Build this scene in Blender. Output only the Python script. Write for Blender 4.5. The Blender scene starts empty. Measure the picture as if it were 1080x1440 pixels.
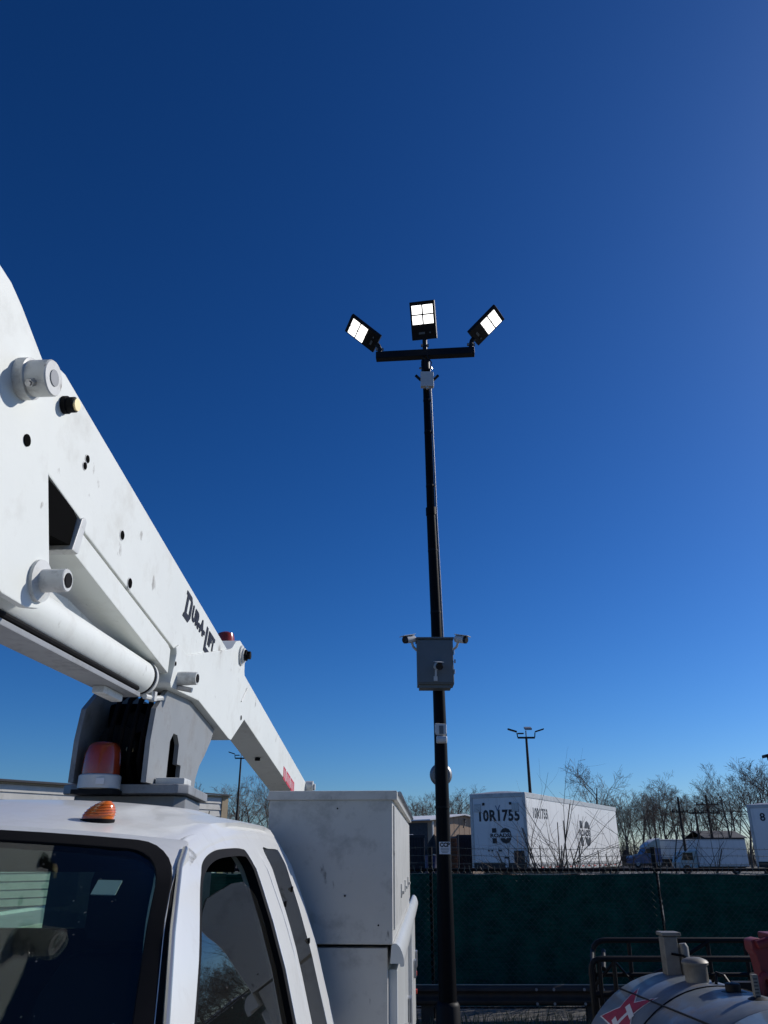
import bpy, bmesh, math, random
from mathutils import Vector, Matrix
random.seed(7)
R = math.radians
SC = bpy.context.scene
COL = SC.collection

# ------------------------------------------------------------------ camera, sky, sun, exposure
EYE, PITCH, PSI = 1.85, math.atan2(480, 1081), R(3.1)
cd = bpy.data.cameras.new('camera'); cam = bpy.data.objects.new('camera', cd); COL.objects.link(cam)
cam.location = (0, 0, EYE); cam.rotation_euler = (math.pi/2 + PITCH, 0, 0)
cd.sensor_fit = 'VERTICAL'; cd.sensor_height = 24; cd.lens = 24*1081/1440
cd.clip_start = .05; cd.clip_end = 3000
SC.camera = cam

SUN_AZ, SUN_EL = R(64), R(32)          # azimuth clockwise from +Y (the way the camera faces)
w = bpy.data.worlds.new('World'); SC.world = w; w.use_nodes = True
nt = w.node_tree; nt.nodes.clear()
sky = nt.nodes.new('ShaderNodeTexSky'); sky.sky_type = 'NISHITA'; sky.sun_disc = False
sky.sun_elevation = SUN_EL; sky.sun_rotation = SUN_AZ
sky.altitude = 800; sky.air_density = 1.0; sky.dust_density = 1.0; sky.ozone_density = 8.0
hs = nt.nodes.new('ShaderNodeHueSaturation'); hs.inputs['Saturation'].default_value = 1.15
gmm = nt.nodes.new('ShaderNodeGamma'); gmm.inputs[1].default_value = 1.3
bg = nt.nodes.new('ShaderNodeBackground'); bg.inputs[1].default_value = 0.0535
wo = nt.nodes.new('ShaderNodeOutputWorld')
nt.links.new(sky.outputs[0], hs.inputs['Color']); nt.links.new(hs.outputs[0], gmm.inputs[0]); nt.links.new(gmm.outputs[0], bg.inputs[0]); nt.links.new(bg.outputs[0], wo.inputs[0])

sd = bpy.data.lights.new('sun', 'SUN'); sun = bpy.data.objects.new('sun', sd); COL.objects.link(sun)
sd.energy = 3.7; sd.angle = R(.53); sd.color = (1, .95, .88)
sv = Vector((math.sin(SUN_AZ)*math.cos(SUN_EL), math.cos(SUN_AZ)*math.cos(SUN_EL), math.sin(SUN_EL)))
sun.rotation_euler = sv.to_track_quat('Z', 'Y').to_euler(); sun.location = (20, 5, 30)
SC.view_settings.view_transform = 'Standard'; SC.view_settings.look = 'None'
SC.view_settings.exposure = 0; SC.view_settings.gamma = 1; SC.view_settings.use_curve_mapping = False
SC.render.engine = 'CYCLES'
SC.cycles.use_denoising = True
SC.cycles.max_bounces = 8; SC.cycles.transparent_max_bounces = 12

# ------------------------------------------------------------------ materials
MATS = {}
def mat(name, col, rough=.5, metal=0., var=.12, vs=6., dirt=None, bump=None, coat=0., emit=None, trans=0., spec=.5, streak=False, spots=None):
    """procedural Principled material: base colour broken up by noise, optional dirt layer and bump"""
    m = bpy.data.materials.new(name); m.use_nodes = True; MATS[name] = m
    n, l = m.node_tree.nodes, m.node_tree.links
    b = n['Principled BSDF']
    b.inputs['Roughness'].default_value = rough; b.inputs['Metallic'].default_value = metal
    b.inputs['Coat Weight'].default_value = coat; b.inputs['Coat Roughness'].default_value = .08
    b.inputs['Specular IOR Level'].default_value = spec
    tc = n.new('ShaderNodeTexCoord')
    nz = n.new('ShaderNodeTexNoise'); nz.inputs['Scale'].default_value = vs; nz.inputs['Detail'].default_value = 6
    nz.inputs['Roughness'].default_value = .62
    l.new(tc.outputs['Object'], nz.inputs['Vector'])
    mr = n.new('ShaderNodeMapRange'); mr.inputs[1].default_value = .3; mr.inputs[2].default_value = .7
    mr.inputs[3].default_value = 1-var; mr.inputs[4].default_value = 1+var*.6
    l.new(nz.outputs[0], mr.inputs[0])
    mx = n.new('ShaderNodeMix'); mx.data_type = 'RGBA'; mx.blend_type = 'MULTIPLY'; mx.inputs[0].default_value = 1
    mx.inputs[6].default_value = (*col, 1); l.new(mr.outputs[0], mx.inputs[7])
    out = mx.outputs[2]
    if dirt:
        dc, amt, ds = dirt
        n2 = n.new('ShaderNodeTexNoise'); n2.inputs['Scale'].default_value = ds; n2.inputs['Detail'].default_value = 8; n2.inputs['Roughness'].default_value = .7
        if streak:
            mp = n.new('ShaderNodeMapping'); mp.inputs['Scale'].default_value = (1, 1, .12)
            l.new(tc.outputs['Object'], mp.inputs['Vector']); l.new(mp.outputs[0], n2.inputs['Vector'])
        else:
            l.new(tc.outputs['Object'], n2.inputs['Vector'])
        r2 = n.new('ShaderNodeMapRange'); r2.inputs[1].default_value = .52; r2.inputs[2].default_value = .75; r2.inputs[4].default_value = amt
        l.new(n2.outputs[0], r2.inputs[0])
        m2 = n.new('ShaderNodeMix'); m2.data_type = 'RGBA'; l.new(r2.outputs[0], m2.inputs[0])
        l.new(out, m2.inputs[6]); m2.inputs[7].default_value = (*dc, 1); out = m2.outputs[2]
        ra = n.new('ShaderNodeMath'); ra.operation = 'MULTIPLY_ADD'; ra.inputs[1].default_value = .35; ra.inputs[2].default_value = rough
        l.new(r2.outputs[0], ra.inputs[0]); l.new(ra.outputs[0], b.inputs['Roughness'])
    if spots:
        sc_, ssc, thr, mz = spots
        n4 = n.new('ShaderNodeTexNoise'); n4.inputs['Scale'].default_value = ssc; n4.inputs['Detail'].default_value = 5; n4.inputs['Roughness'].default_value = .55
        mp4 = n.new('ShaderNodeMapping'); mp4.inputs['Scale'].default_value = (1, 1, mz); l.new(tc.outputs['Object'], mp4.inputs['Vector']); l.new(mp4.outputs[0], n4.inputs['Vector'])
        r4 = n.new('ShaderNodeMapRange'); r4.inputs[1].default_value = thr; r4.inputs[2].default_value = thr+.06; r4.inputs[4].default_value = .75; l.new(n4.outputs[0], r4.inputs[0])
        m4 = n.new('ShaderNodeMix'); m4.data_type = 'RGBA'; l.new(r4.outputs[0], m4.inputs[0]); l.new(out, m4.inputs[6]); m4.inputs[7].default_value = (*sc_, 1); out = m4.outputs[2]
    l.new(out, b.inputs['Base Color'])
    if bump:
        bs, bsc = bump
        n3 = n.new('ShaderNodeTexNoise'); n3.inputs['Scale'].default_value = bsc; n3.inputs['Detail'].default_value = 4
        l.new(tc.outputs['Object'], n3.inputs['Vector'])
        bp = n.new('ShaderNodeBump'); bp.inputs['Strength'].default_value = bs; bp.inputs['Distance'].default_value = .01
        l.new(n3.outputs[0], bp.inputs['Height']); l.new(bp.outputs[0], b.inputs['Normal'])
    if emit:
        b.inputs['Emission Color'].default_value = (*emit[0], 1); b.inputs['Emission Strength'].default_value = emit[1]
    if trans:
        b.inputs['Transmission Weight'].default_value = trans
    return m

def glass_mat(name, tint, ior=1.5, dust=0.):
    m = bpy.data.materials.new(name); m.use_nodes = True; MATS[name] = m
    n, l = m.node_tree.nodes, m.node_tree.links; n.clear()
    o = n.new('ShaderNodeOutputMaterial'); t = n.new('ShaderNodeBsdfTransparent'); t.inputs[0].default_value = (*tint, 1)
    g = n.new('ShaderNodeBsdfGlossy'); g.inputs['Roughness'].default_value = .015
    # Schlick reflectance from the angle of view, the same on both faces of the pane
    F0 = ((ior-1)/(ior+1))**2
    ge = n.new('ShaderNodeNewGeometry'); dt = n.new('ShaderNodeVectorMath'); dt.operation = 'DOT_PRODUCT'
    l.new(ge.outputs['Incoming'], dt.inputs[0]); l.new(ge.outputs['Normal'], dt.inputs[1])
    ab = n.new('ShaderNodeMath'); ab.operation = 'ABSOLUTE'; l.new(dt.outputs['Value'], ab.inputs[0])
    om = n.new('ShaderNodeMath'); om.operation = 'SUBTRACT'; om.inputs[0].default_value = 1; l.new(ab.outputs[0], om.inputs[1])
    pw = n.new('ShaderNodeMath'); pw.operation = 'POWER'; pw.inputs[1].default_value = 5; l.new(om.outputs[0], pw.inputs[0])
    f = n.new('ShaderNodeMath'); f.operation = 'MULTIPLY_ADD'; f.inputs[1].default_value = 1-F0; f.inputs[2].default_value = F0; l.new(pw.outputs[0], f.inputs[0])
    mx = n.new('ShaderNodeMixShader'); l.new(f.outputs[0], mx.inputs[0]); l.new(t.outputs[0], mx.inputs[1]); l.new(g.outputs[0], mx.inputs[2])
    last = mx.outputs[0]
    if dust:
        d = n.new('ShaderNodeBsdfDiffuse'); d.inputs[0].default_value = (.55, .55, .52, 1)
        tc = n.new('ShaderNodeTexCoord')
        v = n.new('ShaderNodeTexVoronoi'); v.inputs['Scale'].default_value = 38; l.new(tc.outputs['Object'], v.inputs['Vector'])
        r = n.new('ShaderNodeMapRange'); r.inputs[1].default_value = .10; r.inputs[2].default_value = .04; r.inputs[4].default_value = .5; l.new(v.outputs['Distance'], r.inputs[0])
        nz = n.new('ShaderNodeTexNoise'); nz.inputs['Scale'].default_value = 6; l.new(tc.outputs['Object'], nz.inputs['Vector'])
        r3 = n.new('ShaderNodeMapRange'); r3.inputs[1].default_value = .5; r3.inputs[2].default_value = .7; l.new(nz.outputs[0], r3.inputs[0])
        mm = n.new('ShaderNodeMath'); mm.operation = 'MULTIPLY'; l.new(r.outputs[0], mm.inputs[0]); l.new(r3.outputs[0], mm.inputs[1])
        ad = n.new('ShaderNodeMath'); ad.operation = 'ADD'; l.new(mm.outputs[0], ad.inputs[0]); ad.inputs[1].default_value = dust
        m2 = n.new('ShaderNodeMixShader'); l.new(ad.outputs[0], m2.inputs[0]); l.new(last, m2.inputs[1]); l.new(d.outputs[0], m2.inputs[2]); last = m2.outputs[0]
    l.new(last, o.inputs[0])
    return m

def cloth_mat(name, col, tr):
    m = bpy.data.materials.new(name); m.use_nodes = True; MATS[name] = m
    n, l = m.node_tree.nodes, m.node_tree.links; n.clear()
    o = n.new('ShaderNodeOutputMaterial'); d = n.new('ShaderNodeBsdfDiffuse'); t = n.new('ShaderNodeBsdfTranslucent')
    tc = n.new('ShaderNodeTexCoord')
    wv = n.new('ShaderNodeTexNoise'); wv.inputs['Scale'].default_value = 4; wv.inputs['Detail'].default_value = 8; l.new(tc.outputs['Object'], wv.inputs['Vector'])
    mp = n.new('ShaderNodeMapping'); mp.inputs['Scale'].default_value = (4, 4, 60); l.new(tc.outputs['Object'], mp.inputs['Vector'])
    w2 = n.new('ShaderNodeTexNoise'); w2.inputs['Scale'].default_value = 1; w2.inputs['Detail'].default_value = 5; l.new(mp.outputs[0], w2.inputs['Vector'])
    ad = n.new('ShaderNodeMath'); ad.operation = 'ADD'; l.new(wv.outputs[0], ad.inputs[0]); l.new(w2.outputs[0], ad.inputs[1])
    mr = n.new('ShaderNodeMapRange'); mr.inputs[1].default_value = .75; mr.inputs[2].default_value = 1.25; mr.inputs[3].default_value = .55; mr.inputs[4].default_value = 1.35
    l.new(ad.outputs[0], mr.inputs[0])
    mx = n.new('ShaderNodeMix'); mx.data_type = 'RGBA'; mx.blend_type = 'MULTIPLY'; mx.inputs[0].default_value = 1; mx.inputs[6].default_value = (*col, 1)
    l.new(mr.outputs[0], mx.inputs[7]); l.new(mx.outputs[2], d.inputs[0]); l.new(mx.outputs[2], t.inputs[0])
    ms = n.new('ShaderNodeMixShader'); ms.inputs[0].default_value = tr; l.new(d.outputs[0], ms.inputs[1]); l.new(t.outputs[0], ms.inputs[2])
    l.new(ms.outputs[0], o.inputs[0]); return m

mat('white_paint', (.68, .69, .66), .32, var=.05, vs=3, dirt=((.33, .31, .28), .35, 7), coat=.25, streak=True)
mat('boom_paint', (.70, .725, .685), .55, var=.04, vs=2.5, dirt=((.34, .32, .28), .32, 4.5), bump=(.05, 40), spots=((.22, .20, .17), 11, .66, .6))
mat('cab_paint', (.71, .715, .69), .30, var=.04, vs=2, dirt=((.42, .40, .36), .35, 9), coat=.25)
mat('body_paint', (.54, .535, .50), .45, var=.06, vs=4, dirt=((.17, .17, .16), .6, 7), coat=.1, bump=(.08, 6), spots=((.10, .10, .10), 16, .66, .45))
mat('grey_paint', (.26, .27, .28), .5, var=.15, dirt=((.08, .075, .07), .6, 8))
mat('black_rubber', (.006, .006, .007), .75, var=.2, spec=.12)
mat('black_steel', (.007, .007, .008), .55, var=.25, vs=10, dirt=((.02, .019, .018), .3, 9), spec=.2)
mat('dark_void', (.004, .004, .004), .9, var=.1, spec=.02)  # near-black that stands in for shade inside the holes and hose opening
mat('steel', (.42, .42, .42), .35, .85, var=.2, vs=20, dirt=((.08, .07, .06), .5, 25))
mat('cheek_paint', (.25, .26, .26), .5, var=.1, vs=4, dirt=((.14, .13, .12), .6, 7))
mat('cast_white', (.60, .61, .585), .45, var=.1, vs=12, dirt=((.16, .15, .14), .6, 20), spots=((.12, .08, .05), 30, .66, .7))
mat('chrome_trim', (.62, .6, .55), .28, .9, var=.1)
mat('brass', (.75, .62, .35), .4, .7, var=.1)
mat('letter_black', (.012, .013, .018), .5, var=.15, vs=30)
mat('letter_navy', (.012, .015, .028), .6, var=.25, vs=40, spec=.2)
mat('decal_red', (.55, .03, .045), .45, var=.15, vs=30)
mat('decal_white', (.75, .75, .75), .5, var=.08)
mat('amber', (.75, .16, .01), .18, var=.15, vs=15, coat=.8)
mat('amber_shaded', (.34, .040, .008), .2, var=.2, vs=12, coat=.6)  # amber darkened by the turret beacon's shade; the boom beacon shares it
mat('interior', (.022, .022, .024), .85, var=.3)
mat('interior_grey', (.09, .09, .095), .85, var=.3)
mat('pole_paint', (.004, .004, .005), .5, var=.3, vs=8, spec=.10)
mat('enclosure', (.13, .15, .16), .5, var=.08, vs=8, dirt=((.18, .19, .19), .4, 12))
mat('plastic_white', (.62, .62, .60), .45, var=.06)
mat('lamp_black', (.006, .006, .007), .5, var=.2, spec=.25)
mat('lens_lit', (.9, .9, .9), .4, var=.05, emit=((1, .985, .95), 2.2))
mat('lens_dark', (.01, .01, .012), .1, var=.1)
mat('galvanised', (.30, .30, .30), .5, .6, var=.25, vs=14)
mat('wire', (.075, .095, .088), .6, .0, var=.3, vs=20)
mat('rail_rust', (.05, .038, .03), .7, .2, var=.4, vs=5, dirt=((.11, .06, .03), .6, 7))
cloth_mat('screen_green', (.016, .112, .088), .46)
mat('cream_strip', (.42, .39, .30), .7, var=.2)
mat('bark', (.12, .098, .08), .9, var=.35, vs=3)
mat('twig', (.17, .125, .092), .9, var=.3, vs=2)
mat('twig_near', (.085, .062, .046), .85, var=.3, vs=6)
mat('thicket', (.10, .082, .066), .95, var=.5, vs=.6)
mat('wood_pole', (.055, .042, .033), .9, var=.3, vs=4)
mat('trailer_white', (.78, .78, .76), .42, var=.06, vs=1.2, dirt=((.38, .36, .33), .45, 2.2), streak=True)
mat('trailer_rail', (.50, .50, .49), .45, .3, var=.15, vs=4, dirt=((.2, .17, .14), .5, 5))
mat('trailer_dark', (.028, .028, .03), .7, var=.3)
mat('tape_red', (.55, .05, .03), .5, var=.15)
mat('tyre', (.016, .016, .016), .85, var=.3)
mat('siding_white', (.62, .60, .54), .6, var=.12, vs=1.5, dirt=((.35, .32, .26), .5, 2))
mat('trim_tan', (.40, .31, .19), .7, var=.15)
mat('roof_dark', (.055, .055, .06), .7, var=.2)
mat('roof_white', (.80, .80, .80), .5, var=.05)
mat('tan_wall', (.40, .28, .19), .75, var=.1, vs=2)
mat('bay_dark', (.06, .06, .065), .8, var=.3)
mat('container_black', (.018, .020, .026), .6, var=.4, vs=2)
mat('rust_brown', (.20, .075, .03), .8, var=.4, vs=3)
mat('earth_pile', (.05, .042, .035), .95, var=.4, vs=3)
mat('blue_paint', (.08, .12, .24), .3, var=.1, coat=.5)
mat('barrel_blue', (.02, .03, .10), .5, var=.2)
mat('pale_green', (.45, .53, .50), .4, var=.1)
mat('tank_paint', (.135, .16, .185), .42, var=.25, vs=5, dirt=((.17, .125, .09), .85, 3.2), bump=(.15, 5), coat=.2)
mat('tank_fitting', (.20, .19, .165), .55, .3, var=.25, vs=10, dirt=((.12, .09, .06), .6, 12))
mat('red_paint', (.16, .010, .014), .5, var=.3, vs=9, dirt=((.05, .02, .02), .6, 9))
mat('star_red', (.34, .018, .026), .5, var=.25, vs=14, dirt=((.12, .05, .05), .6, 12))
mat('dry_grass', (.20, .19, .09), .9, var=.45, vs=4)
glass_mat('windshield_glass', (.74, .84, .80), 1.5, .003)
glass_mat('side_glass', (.42, .45, .45), 1.6, .010)
glass_mat('tint_glass', (.20, .21, .21), 1.5, .035)
glass_mat('rear_glass', (.72, .85, .79), 1.5)

# ground: asphalt lot with gravel speckle
gm = mat('asphalt', (.105, .10, .092), .9, var=.35, vs=1.4, dirt=((.17, .16, .145), .6, .25), bump=(.6, 60))

# ------------------------------------------------------------------ helpers
def tag(o, label=None, cat=None, group=None, kind=None):
    if label: o['label'] = label
    if cat: o['category'] = cat
    if group: o['group'] = group
    if kind: o['kind'] = kind
    return o
def empty(name, loc=(0, 0, 0), rz=0, label=None, cat=None, group=None):
    o = bpy.data.objects.new(name, None); COL.objects.link(o); o.location = loc; o.rotation_euler = (0, 0, rz)
    o.empty_display_size = .2
    return tag(o, label, cat, group)
def basis(d):
    d = Vector(d).normalized(); a = Vector((0, 0, 1)) if abs(d.z) < .9 else Vector((1, 0, 0))
    x = d.cross(a).normalized(); return x, x.cross(d).normalized()

class MB:
    def __init__(s, off=(0, 0, 0)): s.v = []; s.f = []; s.off = Vector(off)
    def add(s, vs, fs):
        k = len(s.v); s.v += [Vector(p) - s.off for p in vs]; s.f += [tuple(i+k for i in f) for f in fs]; return s
    def box(s, a, b):
        x0, y0, z0 = a; x1, y1, z1 = b
        return s.add([(x0,y0,z0),(x1,y0,z0),(x1,y1,z0),(x0,y1,z0),(x0,y0,z1),(x1,y0,z1),(x1,y1,z1),(x0,y1,z1)],
                     [(0,3,2,1),(4,5,6,7),(0,1,5,4),(1,2,6,5),(2,3,7,6),(3,0,4,7)])
    def obox(s, c, ax, ay, az):
        c, ax, ay, az = map(Vector, (c, ax, ay, az)); P = []
        for k in (-1, 1):
            for i, j in ((-1,-1),(1,-1),(1,1),(-1,1)): P.append(c + ax*i*.5 + ay*j*.5 + az*k*.5)
        return s.add(P, [(0,3,2,1),(4,5,6,7),(0,1,5,4),(1,2,6,5),(2,3,7,6),(3,0,4,7)])
    def prism_x(s, yz, x0, x1):           # polygon in the y-z plane, extruded along x
        n = len(yz)
        return s.add([(x0, y, z) for y, z in yz] + [(x1, y, z) for y, z in yz],
                     [tuple(range(n))[::-1], tuple(range(n, 2*n))] + [(i, (i+1) % n, n+(i+1) % n, n+i) for i in range(n)])
    def prism_y(s, xz, y0, y1):
        n = len(xz)
        return s.add([(x, y0, z) for x, z in xz] + [(x, y1, z) for x, z in xz],
                     [tuple(range(n)), tuple(range(n, 2*n))[::-1]] + [(i, n+i, n+(i+1) % n, (i+1) % n) for i in range(n)])
    def prism_z(s, xy, z0, z1):
        n = len(xy)
        return s.add([(x, y, z0) for x, y in xy] + [(x, y, z1) for x, y in xy],
                     [tuple(range(n))[::-1], tuple(range(n, 2*n))] + [(i, (i+1) % n, n+(i+1) % n, n+i) for i in range(n)])
    def tube(s, pts, rads, n=8, caps=True):
        pts = [Vector(p) for p in pts]
        if not hasattr(rads, '__len__'): rads = [rads]*len(pts)
        V = []; F = []; ref = None
        for i, p in enumerate(pts):
            d = (pts[min(i+1, len(pts)-1)] - pts[max(i-1, 0)])
            if d.length < 1e-9: d = Vector((0, 0, 1))
            d.normalize()
            if ref is None: x, y = basis(d)
            else:
                x = (ref - d*ref.dot(d)).normalized(); y = x.cross(d)
            ref = x
            V += [p + (x*math.cos(2*math.pi*k/n) + y*math.sin(2*math.pi*k/n))*rads[i] for k in range(n)]
        for i in range(len(pts)-1):
            for k in range(n): F.append((i*n+k, i*n+(k+1) % n, (i+1)*n+(k+1) % n, (i+1)*n+k))
        if caps:
            F.append(tuple(range(n))[::-1]); F.append(tuple(range((len(pts)-1)*n, len(pts)*n)))
        return s.add(V, F)
    def cyl(s, a, b, r, n=20, r2=None): return s.tube([a, b], [r, r if r2 is None else r2], n)
    def lathe(s, c, prof, n=24, axis=(0, 0, 1)):    # prof: (radius, height)
        c = Vector(c); ax = Vector(axis).normalized(); x, y = basis(ax); V = []; F = []
        for r, h in prof: V += [c + ax*h + (x*math.cos(2*math.pi*k/n) + y*math.sin(2*math.pi*k/n))*max(r, 1e-4) for k in range(n)]
        for i in range(len(prof)-1):
            for k in range(n): F.append((i*n+k, i*n+(k+1) % n, (i+1)*n+(k+1) % n, (i+1)*n+k))
        F.append(tuple(range(n))[::-1]); F.append(tuple(range((len(prof)-1)*n, len(prof)*n)))
        return s.add(V, F)
    def grid(s, rows):                   # rows of equal length point lists -> open sheet
        m = len(rows[0]); V = [p for r in rows for p in r]
        return s.add(V, [(i*m+j, i*m+j+1, (i+1)*m+j+1, (i+1)*m+j) for i in range(len(rows)-1) for j in range(m-1)])
    def slab(s, rows, off):              # sheet with thickness: off is a vector added to make the back face
        m = len(rows[0]); N = len(rows); off = Vector(off)
        V = [Vector(p) for r in rows for p in r]; V2 = [p + off for p in V]; k = len(V); F = []
        for i in range(N-1):
            for j in range(m-1):
                q = (i*m+j, i*m+j+1, (i+1)*m+j+1, (i+1)*m+j); F.append(q); F.append(tuple(k+a for a in q[::-1]))
        edge = [j for j in range(m)] + [i*m+m-1 for i in range(1, N)] + [(N-1)*m+j for j in range(m-2, -1, -1)] + [i*m for i in range(N-2, 0, -1)]
        for a, b in zip(edge, edge[1:]+edge[:1]): F.append((b, a, k+a, k+b))
        return s.add(V+V2, F)
    def ring(s, inn, out, off):          # solid ring between two closed loops
        n = len(inn); off = Vector(off); V = [Vector(p) for p in inn] + [Vector(p) for p in out]
        V += [p + off for p in V]; F = []
        for i in range(n):
            j = (i+1) % n
            F += [(i, j, n+j, n+i), (2*n+i, 3*n+i, 3*n+j, 2*n+j), (i, 2*n+i, 2*n+j, j), (n+i, n+j, 3*n+j, 3*n+i)]
        return s.add(V, F)
    def mesh(s, name, bevel=0, seg=2, smooth=True, ang=35, weld=False):
        me = bpy.data.meshes.new(name); me.from_pydata(s.v, [], s.f)
        bm = bmesh.new(); bm.from_mesh(me)
        if weld: bmesh.ops.remove_doubles(bm, verts=bm.verts, dist=1e-5)
        bmesh.ops.recalc_face_normals(bm, faces=bm.faces)
        if bevel:
            ed = [e for e in bm.edges if len(e.link_faces) == 2 and e.calc_face_angle(0) > R(28)]
            bmesh.ops.bevel(bm, geom=ed, offset=bevel, segments=seg, profile=.5, affect='EDGES', clamp_overlap=True)
        bm.to_mesh(me); bm.free()
        if smooth:
            me.shade_smooth(); me.set_sharp_from_angle(angle=R(ang))
        return me
    def build(s, name, m, parent=None, bevel=0, **k):
        me = s.mesh(name, bevel, **k); me.materials.append(MATS[m])
        o = bpy.data.objects.new(name, me); COL.objects.link(o); o.parent = parent
        if bevel:
            wn = o.modifiers.new('even_normals', 'WEIGHTED_NORMAL'); wn.keep_sharp = True; wn.weight = 80
        return o
def link(name, me, parent=None, loc=(0, 0, 0), rot=(0, 0, 0)):
    o = bpy.data.objects.new(name, me); COL.objects.link(o); o.parent = parent; o.location = loc; o.rotation_euler = rot; return o
def copy_tree(o, parent=None):
    c = o.copy(); COL.objects.link(c); c.parent = parent
    for ch in list(o.children): copy_tree(ch, c)
    return c
_dg = None
def text_obj(txt, size, M, m, name, parent, bold=0., shear=0., depth=.001, align='LEFT', sx=1., off=(0, 0, 0), spacing=1.):
    """flat print: the characters as thin mesh, M maps text x,y,z to the surface"""
    cu = bpy.data.curves.new('text', 'FONT'); cu.body = txt; cu.size = size; cu.offset = bold; cu.shear = shear
    cu.extrude = depth; cu.align_x = align; cu.resolution_u = 3; cu.space_character = spacing
    ob = bpy.data.objects.new('text', cu); COL.objects.link(ob)
    bpy.context.view_layer.update()
    me = bpy.data.meshes.new_from_object(ob.evaluated_get(bpy.context.evaluated_depsgraph_get()))
    COL.objects.unlink(ob); bpy.data.objects.remove(ob)
    me.transform(Matrix.Diagonal((sx, 1, 1, 1))); me.transform(M); me.transform(Matrix.Translation(-Vector(off)))
    me.materials.clear(); me.materials.append(MATS[m]); me.name = name
    o = bpy.data.objects.new(name, me); COL.objects.link(o); o.parent = parent; return o
def frame(o, x, y):
    x = Vector(x).normalized(); y = Vector(y).normalized(); z = x.cross(y)
    return Matrix(((x.x, y.x, z.x, o[0]), (x.y, y.y, z.y, o[1]), (x.z, y.z, z.z, o[2]), (0, 0, 0, 1)))
def lerp(a, b, t): return a + (b-a)*t
def interp(x, tab):
    if x <= tab[0][0]: return tab[0][1]
    for (a, b), (c, d) in zip(tab, tab[1:]):
        if x <= c: return b + (d-b)*(x-a)/(c-a)
    return tab[-1][1]
def smooth01(a, b, x):
    t = max(0, min(1, (x-a)/(b-a))); return t*t*(3-2*t)
def px_world(px, py, Y):              # the point at forward distance Y that the photograph shows at px, py
    cx, cu = px-540, 720-py
    d = Vector((cx, 1081*math.cos(PITCH)-cu*math.sin(PITCH), 1081*math.sin(PITCH)+cu*math.cos(PITCH)))
    return Vector((0, 0, EYE)) + d*(Y/d.y)

# ================================================================== SETTING
g = MB(); N = 24
g.grid([[Vector((x, y, 0)) for x in [-1500+3000*i/N for i in range(N+1)]] for y in [-1500+3000*i/N for i in range(N+1)]])
tag(g.build('ground', 'asphalt', smooth=False), kind='structure')

# ================================================================== BUCKET TRUCK (built in the truck's own frame, y runs to its rear)
TO = Vector((-1.32, 3.5, 0))
def T2W(p): return Vector((p[0]*math.cos(PSI)+p[1]*math.sin(PSI), -p[0]*math.sin(PSI)+p[1]*math.cos(PSI), p[2]))
truck = empty('bucket_truck', T2W(TO), -PSI, 'white bucket truck with folded lift boom above its extended cab', 'truck')
def tm(): return MB(TO)
SZ = [(.5,-.30),(.8,-.29),(1.27,-.335),(1.386,-.368),(1.55,-.415),(1.666,-.458),(1.809,-.522),(1.88,-.570),(1.919,-.60),(1.96,-.66)]
def S(z): return interp(z, SZ)
def on(y, z, o=0.): return Vector((S(z)+o, y, z))
CX = -1.32
def mirror(mb):
    m2 = MB(); m2.v = [Vector((-v.x, v.y, v.z)) for v in mb.v]; m2.f = [f[::-1] for f in mb.f]; return m2
# --- roof
ZC = [(1.66,1.90),(1.75,1.918),(1.85,1.936),(1.95,1.951),(2.1,1.966),(2.3,1.980),(2.6,1.998),(2.9,2.008),(3.05,2.008),(3.14,1.998),(3.2,1.978)]
ZE = [(1.66,1.822),(1.75,1.844),(1.85,1.868),(1.95,1.888),(2.1,1.910),(2.3,1.928),(2.6,1.940),(3.0,1.940),(3.12,1.930),(3.2,1.907)]
def roof_z(u, y):
    return lerp(interp(y, ZC), interp(y, ZE), u**2.3) + .012*smooth01(.74, .66, u)*smooth01(1.98, 2.12, y)*smooth01(3.14, 3.06, y)
def yf(u): return 1.86 - .145*(1-u*u)
rows = []
NU = 20
for iy in range(27):
    t = iy/26; row = []
    us = [-1+2*k/(2*NU) for k in range(2*NU+1)]
    def col(u):
        a = abs(u); y = lerp(yf(a), 3.20-.03*a**4, t); return Vector((CX+u*.72, y, roof_z(a, y)))
    L = [col(u) for u in us]
    yl = L[0].y; zl = L[0].z
    # lip down the side over the door tops
    e = [Vector((CX-(CX*-1+S(zl-d))*-1*0 - (S(zl-d)-CX), yl, zl-d)) for d in (.045, .028, .012)]
    e2 = [Vector((S(zl-d), yl, zl-d)) for d in (.012, .028, .045)]
    rows.append(e + L + e2)
tm().slab(rows, (0, 0, -.022)).build('roof', 'cab_paint', truck, ang=50)
tm().slab([[p+Vector((0, .02, -.030)) for p in r[2:-2]] for r in rows], (0, 0, -.012)).build('headliner', 'interior', truck, ang=50)
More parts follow.
